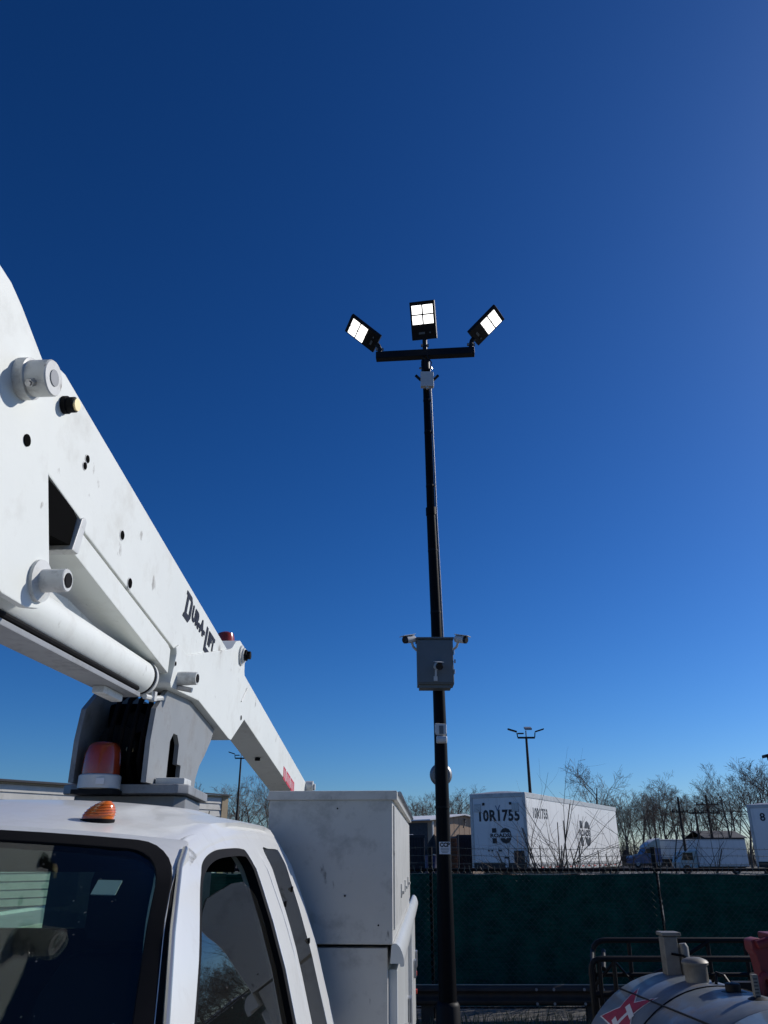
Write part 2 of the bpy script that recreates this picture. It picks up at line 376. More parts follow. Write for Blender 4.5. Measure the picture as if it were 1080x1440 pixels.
# --- windshield in (u,t): t=0 top, t=1 base
def W(u, t, o=0.):
    a = min(1, abs(u)); sg = 1 if u >= 0 else -1
    x = CX + u*lerp(.780, 1.005, t)
    ze = lerp(1.866, 1.26, t); ye = interp(ze, [(1.25,1.012),(1.598,1.431),(1.729,1.585),(1.80,1.692),(1.85,1.806),(1.866,1.862)])
    bow = (1-a*a)*lerp(.145, .20, t)
    # away from the pillars the glass runs straight from roof to cowl
    ys = lerp(1.862, 1.024, t); y = lerp(ys, ye, a**6)-bow; z = ze+(lerp(.038, -.01, t))*(1-a**2.2)
    return Vector((x, y-.62*o, z+.78*o))
def rr_(su, st, ru, rt, m=14, c=7):     # rounded rectangle loop in (u,t)
    L = []
    for q, (cx_, cy_) in enumerate(((1, 1), (-1, 1), (-1, -1), (1, -1))):
        for k in range(c+1):
            a = math.pi/2*(q+k/c); L.append((cx_*(su-ru)+ru*math.cos(a), .5+cy_*(st-rt)+rt*math.sin(a)))
        nx_ = ((-1, 1), (-1, -1), (1, -1), (1, 1))[q]; a = math.pi/2*(q+1)
        p0 = L[-1]; p1 = (nx_[0]*(su-ru)+ru*math.cos(a), .5+nx_[1]*(st-rt)+rt*math.sin(a))
        for k in range(1, m): L.append((lerp(p0[0], p1[0], k/m), lerp(p0[1], p1[1], k/m)))
    return L
ws = tm().slab([[W(-.985+1.97*i/24, .01+.97*j/12, .004) for i in range(25)] for j in range(13)], (0, .004, -.005)).build('windshield', 'windshield_glass', truck)
tm().ring([W(u, t, .008) for u, t in rr_(.955, .462, .10, .10)], [W(u, t, .008) for u, t in rr_(.997, .494, .13, .125)], (0, .012, -.018)).build('gasket', 'black_rubber', ws, bevel=.003)
tm().ring([W(u, t, .0065) for u, t in rr_(.990, .488, .125, .12)], [W(u, t, .0065) for u, t in rr_(.998, .508, .01, .01)], (0, .02, -.03)).build('windshield_frame', 'cab_paint', truck)
c0 = W(.85, .13, .0); tm().obox(c0-Vector((.02, 0, .0))+Vector((0, .012, -.010)), (.05, 0, -.001), (0, -.05*.62, -.05*.5), (0, .0012, -.0016)).build('shed_glimpse', 'decal_white', ws)  # added pale plate painting the bright glimpse of the shed through the glass
# --- A pillar trim, both sides
Afr = [(2.02,1.893),(1.961,1.889),(1.897,1.874),(1.816,1.85),(1.602,1.729),(1.449,1.598),(1.03,1.25)]
tE = [0.0, .02, .07, .15, .30, .48, .98]
pil = tm().slab([[W(1.0, t, .006) for t in tE[2:]], [lerp(W(1.0, t, .006), on(y, z, .004), .5)+Vector((.006, -.004, .004)) for t, (y, z) in list(zip(tE, Afr))[2:]], [on(y-.004, z, .001) for y, z in Afr[2:]]], (-.02, .02, -.01))
pil.build('pillar_trim', 'black_rubber', truck); mirror(pil).build('pillar_trim', 'black_rubber', truck)
tr = tm().tube([lerp(W(1.0, t, .006), on(y, z, .004), .55)+Vector((.008, -.006, .006)) for t, (y, z) in zip(tE, Afr)][2:], .006, 8)
tr.build('trim_strip', 'chrome_trim', truck); mirror(tr).build('trim_strip', 'chrome_trim', truck)
# --- doors
Win = [(1.20,1.30),(1.42,1.452),(1.602,1.574),(1.78,1.708),(1.896,1.794),(1.986,1.832),(2.139,1.855),(2.32,1.862),(2.47,1.862),(2.525,1.848),(2.532,1.77),(2.512,1.634),(2.505,1.422),(2.505,1.30),(1.85,1.30)]
Dor = [(1.03,1.25),(1.25,1.434),(1.449,1.598),(1.602,1.729),(1.75,1.818),(1.87,1.868),(2.02,1.893),(2.3,1.902),(2.66,1.902),(2.688,1.87),(2.688,1.78),(2.688,1.64),(2.688,1.43),(2.688,1.25),(1.85,1.25)]
def inset(L, d):
    out = []; n = len(L)
    for i in range(n):
        p, q, r = Vector(L[i-1]), Vector(L[i]), Vector(L[(i+1) % n])
        a = (q-p).normalized(); b = (r-q).normalized(); nn = Vector((a.y+b.y, -a.x-b.x)); nn.normalize()
        k = max(.5, nn.dot(Vector((a.y, -a.x)))); out.append(tuple(q + nn*d/k))
    return out
def densify(L, k=5):                     # closed Catmull-Rom loop
    n = len(L); out = []
    for i in range(n):
        p0, p1, p2, p3 = (Vector(L[(i+d) % n]) for d in (-1, 0, 1, 2))
        for j in range(k):
            t = j/k; out.append(tuple(.5*((2*p1)+(p2-p0)*t+(2*p0-5*p1+4*p2-p3)*t*t+(3*p1-p0-3*p2+p3)*t**3)))
    return out
def door_set(mir):
    f = mirror if mir else (lambda q: q)
    o = f(tm().ring([on(y, z) for y, z in densify(Win)], [on(y, z) for y, z in densify(Dor)], (-.05, 0, -.012))).build('front_door', 'cab_paint', truck, bevel=.004, seg=2)
    f(tm().slab([[on(y, z) for y in (1.06, 1.4, 1.85, 2.3, 2.692)] for z in (.62, .8, .95, 1.1, 1.248)], (-.06, 0, 0))).build('lower_panel', 'cab_paint', o, bevel=.006)
    wi = inset(Win, .0); wi2 = inset(Win, .020)
    f(tm().ring([on(y, z, -.006) for y, z in densify(wi2)], [on(y, z, -.003) for y, z in densify(wi)], (-.03, 0, 0))).build('window_seal', 'black_rubber', o)
    fr = [(1.30,1.22),(1.452,1.45),(1.565,1.64),(1.66,1.78),(1.735,1.915),(1.757,1.985),(1.770,2.075),(1.776,2.25)]
    rows = []
    for i in range(22):
        z = lerp(1.30, 1.776, i/21); y0 = interp(z, fr); y1 = 2.495 if z < 1.74 else 2.495 - 1.6*(z-1.74)**1.0*(1+20*(z-1.74))
        if mir: z = lerp(1.30, 1.858, i/21); y0 = interp(z, [(1.30,1.21),(1.574,1.61),(1.708,1.785),(1.794,1.90),(1.832,1.99),(1.858,2.15)]); y1 = 2.50
        rows.append([on(lerp(y0, y1, k/10), z, -.022) for k in range(11)])
    f(tm().slab(rows, (-.004, 0, 0))).build('window_pane', 'tint_glass' if mir else 'side_glass', o)
    f(tm().obox((-.285, 2.45, 1.12), (.03, 0, 0), (0, .16, 0), (0, 0, .035))).build('door_handle', 'black_rubber', o, bevel=.008)
    f(tm().slab([[on(y, z, -.02) for y in (2.665, 2.73)] for z in (.62, .9, 1.27, 1.386, 1.55, 1.666, 1.75, 1.809, 1.86, 1.90)], (-.01, 0, 0))).build('door_jamb', 'black_rubber', o)
    f(tm().box((-.30, 1.12, 1.20), (-.10, 1.16, 1.235)).box((-.16, 1.06, 1.12), (.02, 1.15, 1.44))).build('mirror', 'black_rubber', o, bevel=.015)
    Q = [(2.752,1.30),(2.752,1.64),(2.775,1.78),(2.80,1.862),(2.90,1.864),(3.05,1.862),(3.075,1.845),(3.04,1.74),(3.012,1.62),(3.012,1.474),(3.012,1.30),(2.88,1.30)]
    D2 = [(2.700,1.25),(2.700,1.64),(2.700,1.80),(2.700,1.902),(2.90,1.906),(3.10,1.906),(3.165,1.86),(3.16,1.75),(3.15,1.62),(3.15,1.474),(3.15,1.25),(2.88,1.25)]
    o2 = f(tm().ring([on(y, z) for y, z in densify(Q)], [on(y, z) for y, z in densify(D2)], (-.05, 0, -.012))).build('rear_door', 'cab_paint', truck, bevel=.004)
    rows = []
    for i in range(16):
        z = lerp(1.30, 1.862, i/15); y0 = interp(z, [(1.30,2.754),(1.64,2.754),(1.78,2.777),(1.862,2.802)]); y1 = interp(z, [(1.30,3.01),(1.62,3.01),(1.74,3.036),(1.845,3.072),(1.862,3.05)])
        rows.append([on(lerp(y0, y1, k/4), z, -.001) for k in range(5)])
    qg = f(tm().slab(rows, (-.006, 0, 0))).build('quarter_window', 'tint_glass', o2)
    for (y, z) in ((2.99, 1.735), (3.0, 1.575), (2.775, 1.36), (2.775, 1.70)):
        f(tm().cyl(on(y, z, -.001), on(y, z, .006), .009, 10)).build('clip', 'black_rubber', qg)
    f(tm().slab([[on(y, z) for y in (2.70, 2.85, 3.0, 3.15)] for z in (.62, .8, .95, 1.1, 1.248)], (-.06, 0, 0))).build('lower_panel', 'cab_paint', o2, bevel=.006)
    # rounded rear corner of the cab
    rows = []
    for k in range(8):
        a = math.pi/2*k/7
        rows.append([Vector((S(z)-.09*(1-math.cos(a)), 3.155+.055*math.sin(a)+.02*smooth01(1.6, 1.9, z), z)) for z in (.62,.9,1.1,1.25,1.386,1.474,1.55,1.62,1.69,1.75,1.809,1.86,1.90,1.925)])
    f(tm().slab(rows, (-.02, -.01, 0))).build('rear_pillar', 'cab_paint', truck)
door_set(False); door_set(True)
# --- rear wall with window, interior
rw = tm().box((-2.16, 3.17, .62), (-.48, 3.19, 1.595)).box((-1.90, 3.17, 1.785), (-.74, 3.19, 1.96)).box((-2.06, 3.17, 1.595), (-1.94, 3.19, 1.86)).box((-.70, 3.17, 1.595), (-.60, 3.19, 1.86))
rw.box((-1.18, 3.171, 1.595), (-1.155, 3.191, 1.785))
rwo = rw.build('rear_wall', 'interior', truck)
tm().box((-1.94, 3.178, 1.595), (-.70, 3.183, 1.785)).build('rear_window', 'rear_glass', rwo)
def seat(x, y):
    o = tm().slab([[Vector((x-.25+.5*i/4, y+.02*abs(i-2)*-1, .95)) for i in range(5)], [Vector((x-.26+.52*i/4, y+.06, 1.2)) for i in range(5)], [Vector((x-.22+.44*i/4, y+.16, 1.50)) for i in range(5)], [Vector((x-.17+.34*i/4, y+.20, 1.60)) for i in range(5)]], (0, .13, 0)).build('seat', 'interior', truck, bevel=.03)
    tm().box((x-.13, y+.18, 1.62), (x+.13, y+.29, 1.82)).build('headrest', 'interior', o, bevel=.04)
    tm().box((x-.26, y-.48, .72), (x+.26, y+.05, .95)).build('seat_cushion', 'interior', o, bevel=.04)
seat(-.83, 2.15); seat(-1.81, 2.15)
tm().box((-2.2, .95, .62), (-.44, 3.18, .66)).build('cab_floor', 'interior', truck)
tm().prism_x([(.98,1.28),(1.35,1.27),(1.55,1.20),(1.62,1.0),(1.1,.9)], -2.25, -.40).build('dashboard', 'interior', truck, bevel=.02)
sw = tm(); sw.tube([Vector((-.85+.19*math.cos(a), 1.66+.08*math.sin(a), 1.18+.17*math.sin(a))) for a in [2*math.pi*k/28 for k in range(29)]], .016, 8, False)
sw.cyl((-.85, 1.45, 1.08), (-.85, 1.66, 1.18), .03).build('steering_wheel', 'black_rubber', truck)
# --- hood, fenders, bumper, chassis, wheels (below the picture's edge)
hd = tm(); prof = lambda y, k: [Vector((CX+u*lerp(.80, .93, smooth01(-.6, 1.0, y)), y, k-.06*abs(u)**3)) for u in (-1,-.8,-.5,-.2,0,.2,.5,.8,1)]
hd.slab([prof(-.55, 1.08), prof(-.45, 1.17), prof(-.1, 1.205), prof(.5, 1.235), prof(.93, 1.265)], (0, 0, -.03)).build('hood', 'cab_paint', truck)
for mir in (0, 1):
    f = mirror if mir else (lambda q: q)
    arch = [(1.02,.62),(1.02,1.22),(.4,1.20),(-.5,1.10),(-.62,.95),(-.62,.55),(-.38,.55)] + [(.0+.40*math.cos(a), .50+.40*math.sin(a)) for a in [math.pi*(1-k/9) for k in range(10)]] + [(.42,.5),(.6,.5)]
    f(tm().prism_x(arch, -.50, -.30)).build('fender', 'cab_paint', truck, bevel=.02)
    f(tm().prism_y([(-.60,.80),(-.36,.80),(-.36,1.05),(-.60,1.05)], -.66, -.60)).build('headlamp', 'plastic_white', truck, bevel=.01)
    for y in (0.0, 5.35):
        t_ = f(tm().lathe((-.58, y, .40), [(.19,0),(.37,.01),(.40,.04),(.40,.20),(.37,.23),(.19,.24)], 28, (1, 0, 0))).build('wheel', 'tyre', truck)
        f(tm().lathe((-.50, y, .40), [(.19,0),(.19,.12),(.10,.16),(.08,.19),(0,.19)], 20, (1, 0, 0))).build('rim', 'steel', t_)
tm().box((-2.02, -.64, .62), (-.62, -.58, 1.06)).build('grille', 'black_rubber', truck, bevel=.01)
tm().box((-2.36, -.78, .42), (-.28, -.64, .64)).build('front_bumper', 'chrome_trim', truck, bevel=.03)
tm().box((-1.75, -.5, .50), (-1.65, 7.0, .70)).box((-.99, -.5, .50), (-.89, 7.0, .70)).build('chassis_rail', 'black_steel', truck)
# --- roof marker light
def marker(x, y, yaw):
    z = roof_z(abs(x-CX)/.72, y)-.004
    o = MB(TO); ca, sa = math.cos(yaw), math.sin(yaw); V = []
    n = 20; prof = [0, .12, .24, .36, .48, .6, .72, .84, .93, 1]
    rows = []
    for q in prof:                       # height fraction
        row = []
        for k in range(n+1):
            a = 2*math.pi*k/n
            L, Wd = .038, .030
            taper = (1-q**2.6)
            lx = L*math.cos(a)*lerp(.30, 1, taper) + .016*q**1.4
            ly = Wd*math.sin(a)*lerp(.45, 1, taper)
            rib = 1 + (.02 if (int(q*18) % 2) else -.01)
            lx *= rib; ly *= rib
            row.append(Vector((x+lx*ca-ly*sa, y+lx*sa+ly*ca, z+.006+.042*q)))
        rows.append(row)
    o.grid(rows); o.add(rows[-1][:-1], [tuple(range(n))])
    b = o.build('marker_light', 'amber', truck, weld=True)
    bb = MB(TO); bb.prism_z([(x+.0405*math.cos(a)*ca-.0325*math.sin(a)*sa, y+.0405*math.cos(a)*sa+.0325*math.sin(a)*ca) for a in [2*math.pi*k/20 for k in range(20)]], z-.006, z+.007)
    bb.build('marker_base', 'black_rubber', b)
    r = MB(TO)
    for h in (.010, .016, .022, .028, .034):
        q = h/.042; tp = 1-q**2.6
        r.tube([Vector((x+(.0386*math.cos(a)*lerp(.30, 1, tp)+.016*q**1.4)*ca-(.0306*math.sin(a)*lerp(.45, 1, tp))*sa, y+(.0386*math.cos(a)*lerp(.30, 1, tp)+.016*q**1.4)*sa+(.0306*math.sin(a)*lerp(.45, 1, tp))*ca, z+.006+h)) for a in [2*math.pi*k/24 for k in range(25)]], .0010, 5, False)
    r.build('lens_rib', 'amber', b)
marker(-.80, 1.96, R(25)); marker(-1.84, 1.96, R(155))
for x in (-1.12, -1.32, -1.52): marker(x, 1.90, R(90))
# --- service body
def compart(mir):
    f = mirror if mir else (lambda q: q)
    if not mir:
     o = f(tm().box((-.645, 3.30, 1.535), (-.145, 5.85, 2.058))).build('upper_compartment', 'body_paint', truck, bevel=.006)
     f(tm().prism_y([(-.655,2.046),(-.648,2.082),(-.125,2.082),(-.125,2.046)], 3.290, 5.86)).build('lid', 'body_paint', o, bevel=.005)
     kn = tm()
     for k in range(34):
         y = 3.36+k*.075; kn.cyl((-.118, y, 2.074), (-.118, y+.03, 2.074), .010, 8)
     tag(f(kn).build('hinge', 'steel', o), kind='stuff')
     dr = f(tm().box((-.146, 3.36, 1.58), (-.138, 5.80, 2.03))).build('compartment_door', 'body_paint', o, bevel=.004)
     for y in (4.0, 4.6, 5.2): f(tm().box((-.139, y, 1.66), (-.132, y+.10, 1.72)).box((-.133, y+.02, 1.675), (-.122, y+.08, 1.69))).build('latch', 'body_paint', dr, bevel=.003)
    l = f(tm().box((-.645, 3.312, .62), (-.165, 7.0, 1.524))).build('lower_compartment', 'body_paint', truck, bevel=.005)
    lip = [(-.150,1.534),(-.142,1.541),(-.130,1.540),(-.119,1.530),(-.110,1.512),(-.104,1.492),(-.103,1.470),(-.106,1.466),(-.118,1.466),(-.120,1.476),(-.155,1.476)]
    f(tm().prism_y(lip, 3.285, 7.0)).build('top_rail', 'white_paint', l, ang=50)
    for y0, y1 in ((3.36, 4.1), (4.14, 4.86), (5.86, 6.4), (6.44, 6.96)):
        d = f(tm().box((-.166, y0, .68), (-.130, y1, 1.45))).build('compartment_door', 'white_paint', l, bevel=.008)
        f(tm().box((-.131, y1-.16, 1.05), (-.112, y1-.06, 1.16))).build('latch', 'steel', d, bevel=.006)
    for z in (.98, .86): f(tm().box((-.131, 6.92, z), (-.118, 6.96, z+.03))).build('reflector', 'tape_red', l, bevel=.004)
    return o if not mir else l
ob_box = compart(False); compart(True)
for x, z in ((-.366, 2.015), (-.20, 1.60), (-.33, 1.70)):
    tm().cyl((x, 3.302, z), (x, 3.297, z), .0035, 8).build('rivet', 'black_rubber', ob_box)
tm().box((-1.995, 3.32, .78), (-.645, 7.0, .84)).build('bed_floor', 'grey_paint', truck)
tm().box((-2.0, 3.30, .84), (-.64, 3.33, 1.36)).build('bulkhead', 'grey_paint', truck)
tm().box((-.668, 3.55, 1.75), (-.650, 3.59, 2.0)).cyl((-.675, 3.57, 1.93), (-.675, 3.50, 1.93), .02).cyl((-.675, 3.57, 1.80), (-.675, 3.50, 1.80), .02).build('grab_handle', 'steel', truck)
# --- pedestal and turret
PC = Vector((-1.30, 3.82, 0))
def oct_(r, sy=1.): return [(PC.x+r*math.cos(a), PC.y+r*sy*math.sin(a)) for a in [math.pi/8+math.pi*k/4 for k in range(8)]]
tm().box((-1.63, 3.56, .84), (-1.06, 4.08, 1.92)).build('pedestal', 'grey_paint', truck, bevel=.01)
bs = tm().prism_z(oct_(.33), 1.92, 1.955).build('pedestal_plate', 'black_steel', truck, bevel=.004)
for k in range(8):
    a = 2*math.pi*(k+.5)/8; tm().cyl((PC.x+.29*math.cos(a), PC.y+.29*math.sin(a), 1.955), (PC.x+.29*math.cos(a), PC.y+.29*math.sin(a), 1.975), .014, 6).build('bolt', 'steel', bs)
tu = tm().prism_z([(-1.60,3.50),(-1.55,3.46),(-1.08,3.46),(-1.04,3.50),(-1.12,4.1),(-1.18,4.16),(-1.55,4.16),(-1.60,4.1)], 2.085, 2.125).build('turret', 'grey_paint', truck, bevel=.006)
tm().lathe((PC.x, PC.y, 1.955), [(.25,0),(.27,.01),(.27,.06),(.24,.07)], 36).build('slew_ring', 'black_steel', tu)
tm().prism_z([(-1.57,3.55),(-1.12,3.55),(-1.08,3.60),(-1.15,4.08),(-1.57,4.08)], 2.022, 2.083).build('turret_plate', 'grey_paint', tu, bevel=.006)
tm().prism_z([(-1.195,3.50),(-1.07,3.52),(-1.08,3.66),(-1.195,3.72)], 2.127, 2.155).build('gusset', 'cast_white', tu, bevel=.005)
chk = [(3.40,2.127),(3.395,2.30),(3.42,2.44),(3.55,2.545),(3.75,2.60),(4.46,2.60),(4.42,2.50),(4.35,2.41),(4.26,2.33),(4.18,2.27),(4.13,2.20),(4.12,2.127)]
slot = [(3.66,2.16),(3.66,2.33),(3.70,2.37),(3.76,2.37),(3.80,2.33),(3.80,2.24),(3.86,2.24),(3.86,2.16)]
def cheek(x0, x1, holes, m):
    # outline with cut-outs: solved as a triangulated polygon with holes, extruded
    bm = bmesh.new()
    def loop(L): 
        vs = [bm.verts.new((0, y, z)) for y, z in L]; return [bm.edges.new((vs[i], vs[(i+1) % len(vs)])) for i in range(len(vs))]
    ed = loop(chk)
    for h in holes: ed += loop(h)
    r = bmesh.ops.triangle_fill(bm, use_beauty=True, use_dissolve=False, edges=ed)
    ff = [e for e in r['geom'] if isinstance(e, bmesh.types.BMFace)]
    ex = bmesh.ops.extrude_face_region(bm, geom=ff)
    for v in [e for e in ex['geom'] if isinstance(e, bmesh.types.BMVert)]: v.co.x += (x1-x0)
    bmesh.ops.recalc_face_normals(bm, faces=bm.faces)
    for v in bm.verts: v.co += Vector((x0, 0, 0)) - TO
    me = bpy.data.meshes.new('turret_cheek'); bm.to_mesh(me); bm.free(); me.materials.append(MATS[m])
    o = bpy.data.objects.new('turret_cheek', me); COL.objects.link(o); o.parent = tu; return o
cheek(-1.222, -1.20, [slot], 'cheek_paint')
hole = [(3.56+.05*math.cos(a), 2.235+.035*math.sin(a)) for a in [2*math.pi*k/14 for k in range(14)]]
cheek(-1.54, -1.518, [hole], 'grey_paint')
tm().box((-1.50, 3.62, 2.127), (-1.25, 4.05, 2.50)).build('gearbox', 'dark_void', tu, bevel=.02)
tm().cyl((-1.40, 3.62, 2.30), (-1.40, 3.52, 2.30), .085, 20).cyl((-1.34, 3.56, 2.40), (-1.34, 3.62, 2.40), .05).build('slew_motor', 'black_steel', tu)
tm().cyl((-1.33, 3.50, 2.275), (-1.33, 3.52, 2.275), .014, 10).build('fitting', 'brass', tu)
for k in range(4):
    x = -1.44+k*.05
    tm().tube([(x, 3.60, 2.14), (x+.01, 3.50, 2.22), (x+.03, 3.47, 2.36), (x+.02, 3.55, 2.50), (x, 3.7, 2.56)], .012, 8).build('hose', 'black_rubber', tu)
tm().box((-1.222, 3.405, 2.14), (-1.219, 3.46, 2.19)).build('warning_decal', 'brass', tu)
# --- beacon in front of the turret
bk = tm().lathe((-1.41, 3.42, 2.098), [(.07,0),(.088,.004),(.088,.055),(.082,.06)], 32).build('beacon', 'plastic_white', truck)
tm().lathe((-1.41, 3.42, 2.159), [(.080,0),(.080,.03),(.077,.08),(.070,.112),(.058,.130),(.030,.137),(.0,.138)], 32).build('lens', 'amber_shaded', bk, ang=50)
tm().box((-1.39, 3.3305, 2.115), (-1.355, 3.333, 2.14)).build('label_plate', 'decal_white', bk)
tm().box((-1.50, 3.35, 2.078), (-1.32, 3.455, 2.096)).build('beacon_bracket', 'black_steel', bk)
tm().prism_x([(3.24,1.95),(3.24,2.03),(3.28,2.05),(3.55,2.05),(3.55,1.95)], -2.0, -1.62).build('cab_guard', 'grey_paint', truck, bevel=.01)
# --- lower boom: side profile in the y-z plane
def top(y): return 3.309-.1476*(y-2.07)
bo = tm().prism_x([(1.95,2.95),(1.98,3.20),(2.04,3.30),(2.09,top(2.09)),(4.47,top(4.47)),(4.62,2.95),(4.62,2.70),(3.50,2.722),(3.425,2.733),(2.42,2.868),(2.36,2.90),(2.10,2.94)], -1.375, -1.172).build('boom', 'boom_paint', truck, bevel=.008)
tm().prism_x([(2.36,2.84),(2.40,2.868),(3.42,2.729),(3.46,2.715),(3.46,2.603),(2.36,2.778)], -1.372, -1.178).build('under_channel', 'boom_paint', bo, bevel=.006)
tm().prism_x([(2.325,2.772),(2.375,2.772),(2.40,2.90),(2.385,2.915),(2.36,2.90)], -1.40, -1.163).build('end_flange', 'cast_white', bo, bevel=.006)
tm().prism_x([(1.99,2.74),(2.33,2.79),(2.345,2.895),(2.30,2.915),(2.12,2.93),(1.99,2.93)], -1.37, -1.176).build('opening_shade', 'dark_void', bo)  # solid near-black block painting the shade inside the hose opening
br = tm().prism_x([(3.50,2.70),(3.485,2.73),(3.53,2.755),(3.66,2.735),(4.42,2.95),(4.46,2.962),(4.52,2.985),(4.60,3.045),(4.70,3.075),(4.79,3.065),(4.85,3.01),(4.87,2.915),(4.95,2.80),(4.971,2.631),(4.66,2.463),(4.60,2.463),(3.925,2.562),(3.47,2.54),(3.455,2.56)], -1.378, -1.160).build('elbow_plate', 'boom_paint', bo, bevel=.006)
tl = tm().prism_x([(4.90,2.90),(4.93,2.905),(7.78,2.468),(7.80,2.43),(7.80,2.22),(4.96,2.640)], -1.368, -1.170).build('boom_tail', 'boom_paint', bo, bevel=.008)
tm().cyl((-1.17, 7.75, 2.43), (-1.10, 7.75, 2.43), .055, 20).cyl((-1.12, 7.75, 2.43), (-1.08, 7.75, 2.43), .03, 12).build('tail_pin', 'cast_white', bo)
tm().cyl((-1.26, 5.9, 2.497), (-1.26, 5.9, 2.478), .02, 10).build('drain_fitting', 'black_rubber', bo)
wl = tm().tube([(-1.1595, 4.83, 2.72), (-1.1595, 4.98, 2.83)], .006, 6); wl.build('weld_bead', 'cast_white', bo)
# near-black discs painting the shade inside holes on the boom side (centre y,z,radius)
def hole_disc(y, z, r, x=-1.172):
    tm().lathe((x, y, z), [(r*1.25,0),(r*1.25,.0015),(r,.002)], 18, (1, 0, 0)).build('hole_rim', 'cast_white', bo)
    tm().cyl((x+.0005, y, z), (x+.0035, y, z), r, 18).build('hole', 'dark_void', bo)  # near-black disc painting the shade inside the hole
# forward elbow link plates
fl = [(.95,3.15),(1.15,3.27),(1.40,3.300),(1.55,3.302),(1.63,3.295),(1.70,3.270),(1.86,3.195),(1.96,3.12),(2.01,2.90),(2.118,2.64),(2.14,2.555),(2.10,2.50),(2.03,2.483),(1.90,2.482),(1.3,2.62),(.95,2.80)]
ln = tm().prism_x(fl, -1.145, -1.12).build('link_plate', 'boom_paint', truck, bevel=.005)
tm().prism_x(fl, -1.42, -1.395).build('link_plate', 'boom_paint', truck, bevel=.005)
tm().prism_x([(.95,3.12),(1.45,3.27),(1.72,3.22),(1.72,2.72),(1.3,2.66),(.95,2.84)], -1.395, -1.145).build('link_box', 'boom_paint', ln, bevel=.006)
# the link's pins
PINS = []
p1 = tm().lathe((-1.12, 1.775, 3.075), [(.060,0),(.060,.030),(.052,.032),(.052,.088),(.049,.092)], 30, (1, 0, 0)).build('pivot_pin', 'cast_white', ln)
tm().cyl((-1.032, 1.775, 3.075), (-1.025, 1.775, 3.075), .024, 18).build('pin_cap', 'grey_paint', p1)
tm().cyl((-1.065, 1.740, 3.04), (-1.065, 1.722, 3.025), .012, 6).cyl((-1.065, 1.735, 3.036), (-1.065, 1.715, 3.018), .007, 6).build('set_screw', 'steel', p1)
p2 = tm().lathe((-1.172, 2.112, 3.200), [(.030,0),(.030,.016),(.026,.018),(.026,.040)], 20, (1, 0, 0)).build('bolt', 'black_rubber', bo)
tm().cyl((-1.132, 2.112, 3.200), (-1.124, 2.112, 3.200), .021, 18).build('bolt_cap', 'brass', p2)
p3 = tm().lathe((-1.12, 2.07, 2.575), [(.062,0),(.062,.012),(.034,.016),(.034,.085),(.031,.088)], 26, (1, 0, 0)).build('cylinder_pin', 'cast_white', ln)
tm().cyl((-1.034, 2.07, 2.575), (-1.029, 2.07, 2.575), .022, 16).build('pin_cap', 'black_rubber', p3)
p4 = tm().lathe((-1.17, 3.56, 2.60), [(.032,-.02),(.032,.05),(.030,.085),(.030,.10)], 22, (1, 0, 0)).build('cylinder_pin', 'cast_white', bo)
tm().cyl((-1.072, 3.56, 2.60), (-1.066, 3.56, 2.60), .020, 16).build('pin_cap', 'black_rubber', p4)
tm().cyl((-1.165, 3.56, 2.56), (-1.09, 3.56, 2.545), .012, 8).build('grease_fitting', 'steel', p4)
p5 = tm().lathe((-1.16, 4.74, 2.99), [(.062,0),(.062,.012),(.045,.015),(.045,.026)], 24, (1, 0, 0)).build('elbow_pin', 'cast_white', bo)
tm().lathe((-1.134, 4.74, 2.99), [(.036,0),(.036,.014),(.026,.016),(.026,.036)], 6, (1, 0, 0)).build('nut', 'black_rubber', p5)
# lift cylinder with its tray
cy = tm().tube([(-1.255, 1.25, 2.545), (-1.255, 3.30, 2.555)], .074, 30).build('lift_cylinder', 'boom_paint', truck)
tm().tube([(-1.255, 3.297, 2.555), (-1.255, 3.317, 2.555)], .0745, 30).build('seal_ring', 'black_rubber', cy)
tm().lathe((-1.255, 3.317, 2.555), [(.080,0),(.080,.022),(.070,.028)], 30, (0, 1, .0)).build('gland', 'cast_white', cy)
tm().tube([(-1.255, 3.33, 2.557), (-1.255, 3.56, 2.60)], .032, 16).build('rod', 'steel', cy)
tm().cyl((-1.36, 3.56, 2.60), (-1.17, 3.56, 2.60), .040, 18).build('rod_eye', 'black_steel', cy)
tm().tube([(-1.215, 3.30, 2.47), (-1.20, 3.38, 2.475), (-1.20, 3.50, 2.50)], .012, 8).cyl((-1.2, 3.36, 2.46), (-1.2, 3.36, 2.50), .018, 8).build('hose_fitting', 'cast_white', cy)
tm().prism_x([(1.25,2.440),(3.22,2.452),(3.22,2.472),(1.25,2.460)], -1.325, -1.205).build('hose_tray', 'grey_paint', cy, bevel=.004)
tm().tube([(-1.215, 1.25, 2.474), (-1.215, 3.20, 2.486)], .011, 8).build('hose', 'black_rubber', cy)
tm().box((-1.30, 2.95, 2.420), (-1.25, 3.15, 2.451)).build('tray_bracket', 'cast_white', cy, bevel=.006)
tm().prism_x([(2.12,2.66),(2.6,2.69),(2.95,2.65),(2.95,2.638),(2.12,2.62)], -1.30, -1.285).build('guide_bar', 'cast_white', cy)
tm().tube([(-1.25, 2.05, 2.78), (-1.26, 2.2, 2.80), (-1.25, 2.33, 2.835)], .045, 10).tube([(-1.30, 2.05, 2.73), (-1.31, 2.2, 2.76), (-1.30, 2.33, 2.84)], .03, 10).build('hose_bundle', 'black_rubber', bo)
hole_disc(2.335, 3.117, .014); hole_disc(2.325, 3.085, .013); hole_disc(2.72, 2.985, .018); hole_disc(2.86, 2.835, .020); hole_disc(3.49, 2.655, .010, -1.160); hole_disc(4.86, 2.625, .014, -1.160); 
tm().cyl((-1.1195, 1.86, 2.925), (-1.1165, 1.86, 2.925), .018, 18).build('hole', 'dark_void', ln)  # near-black disc painting the shade inside a hole in the link plate
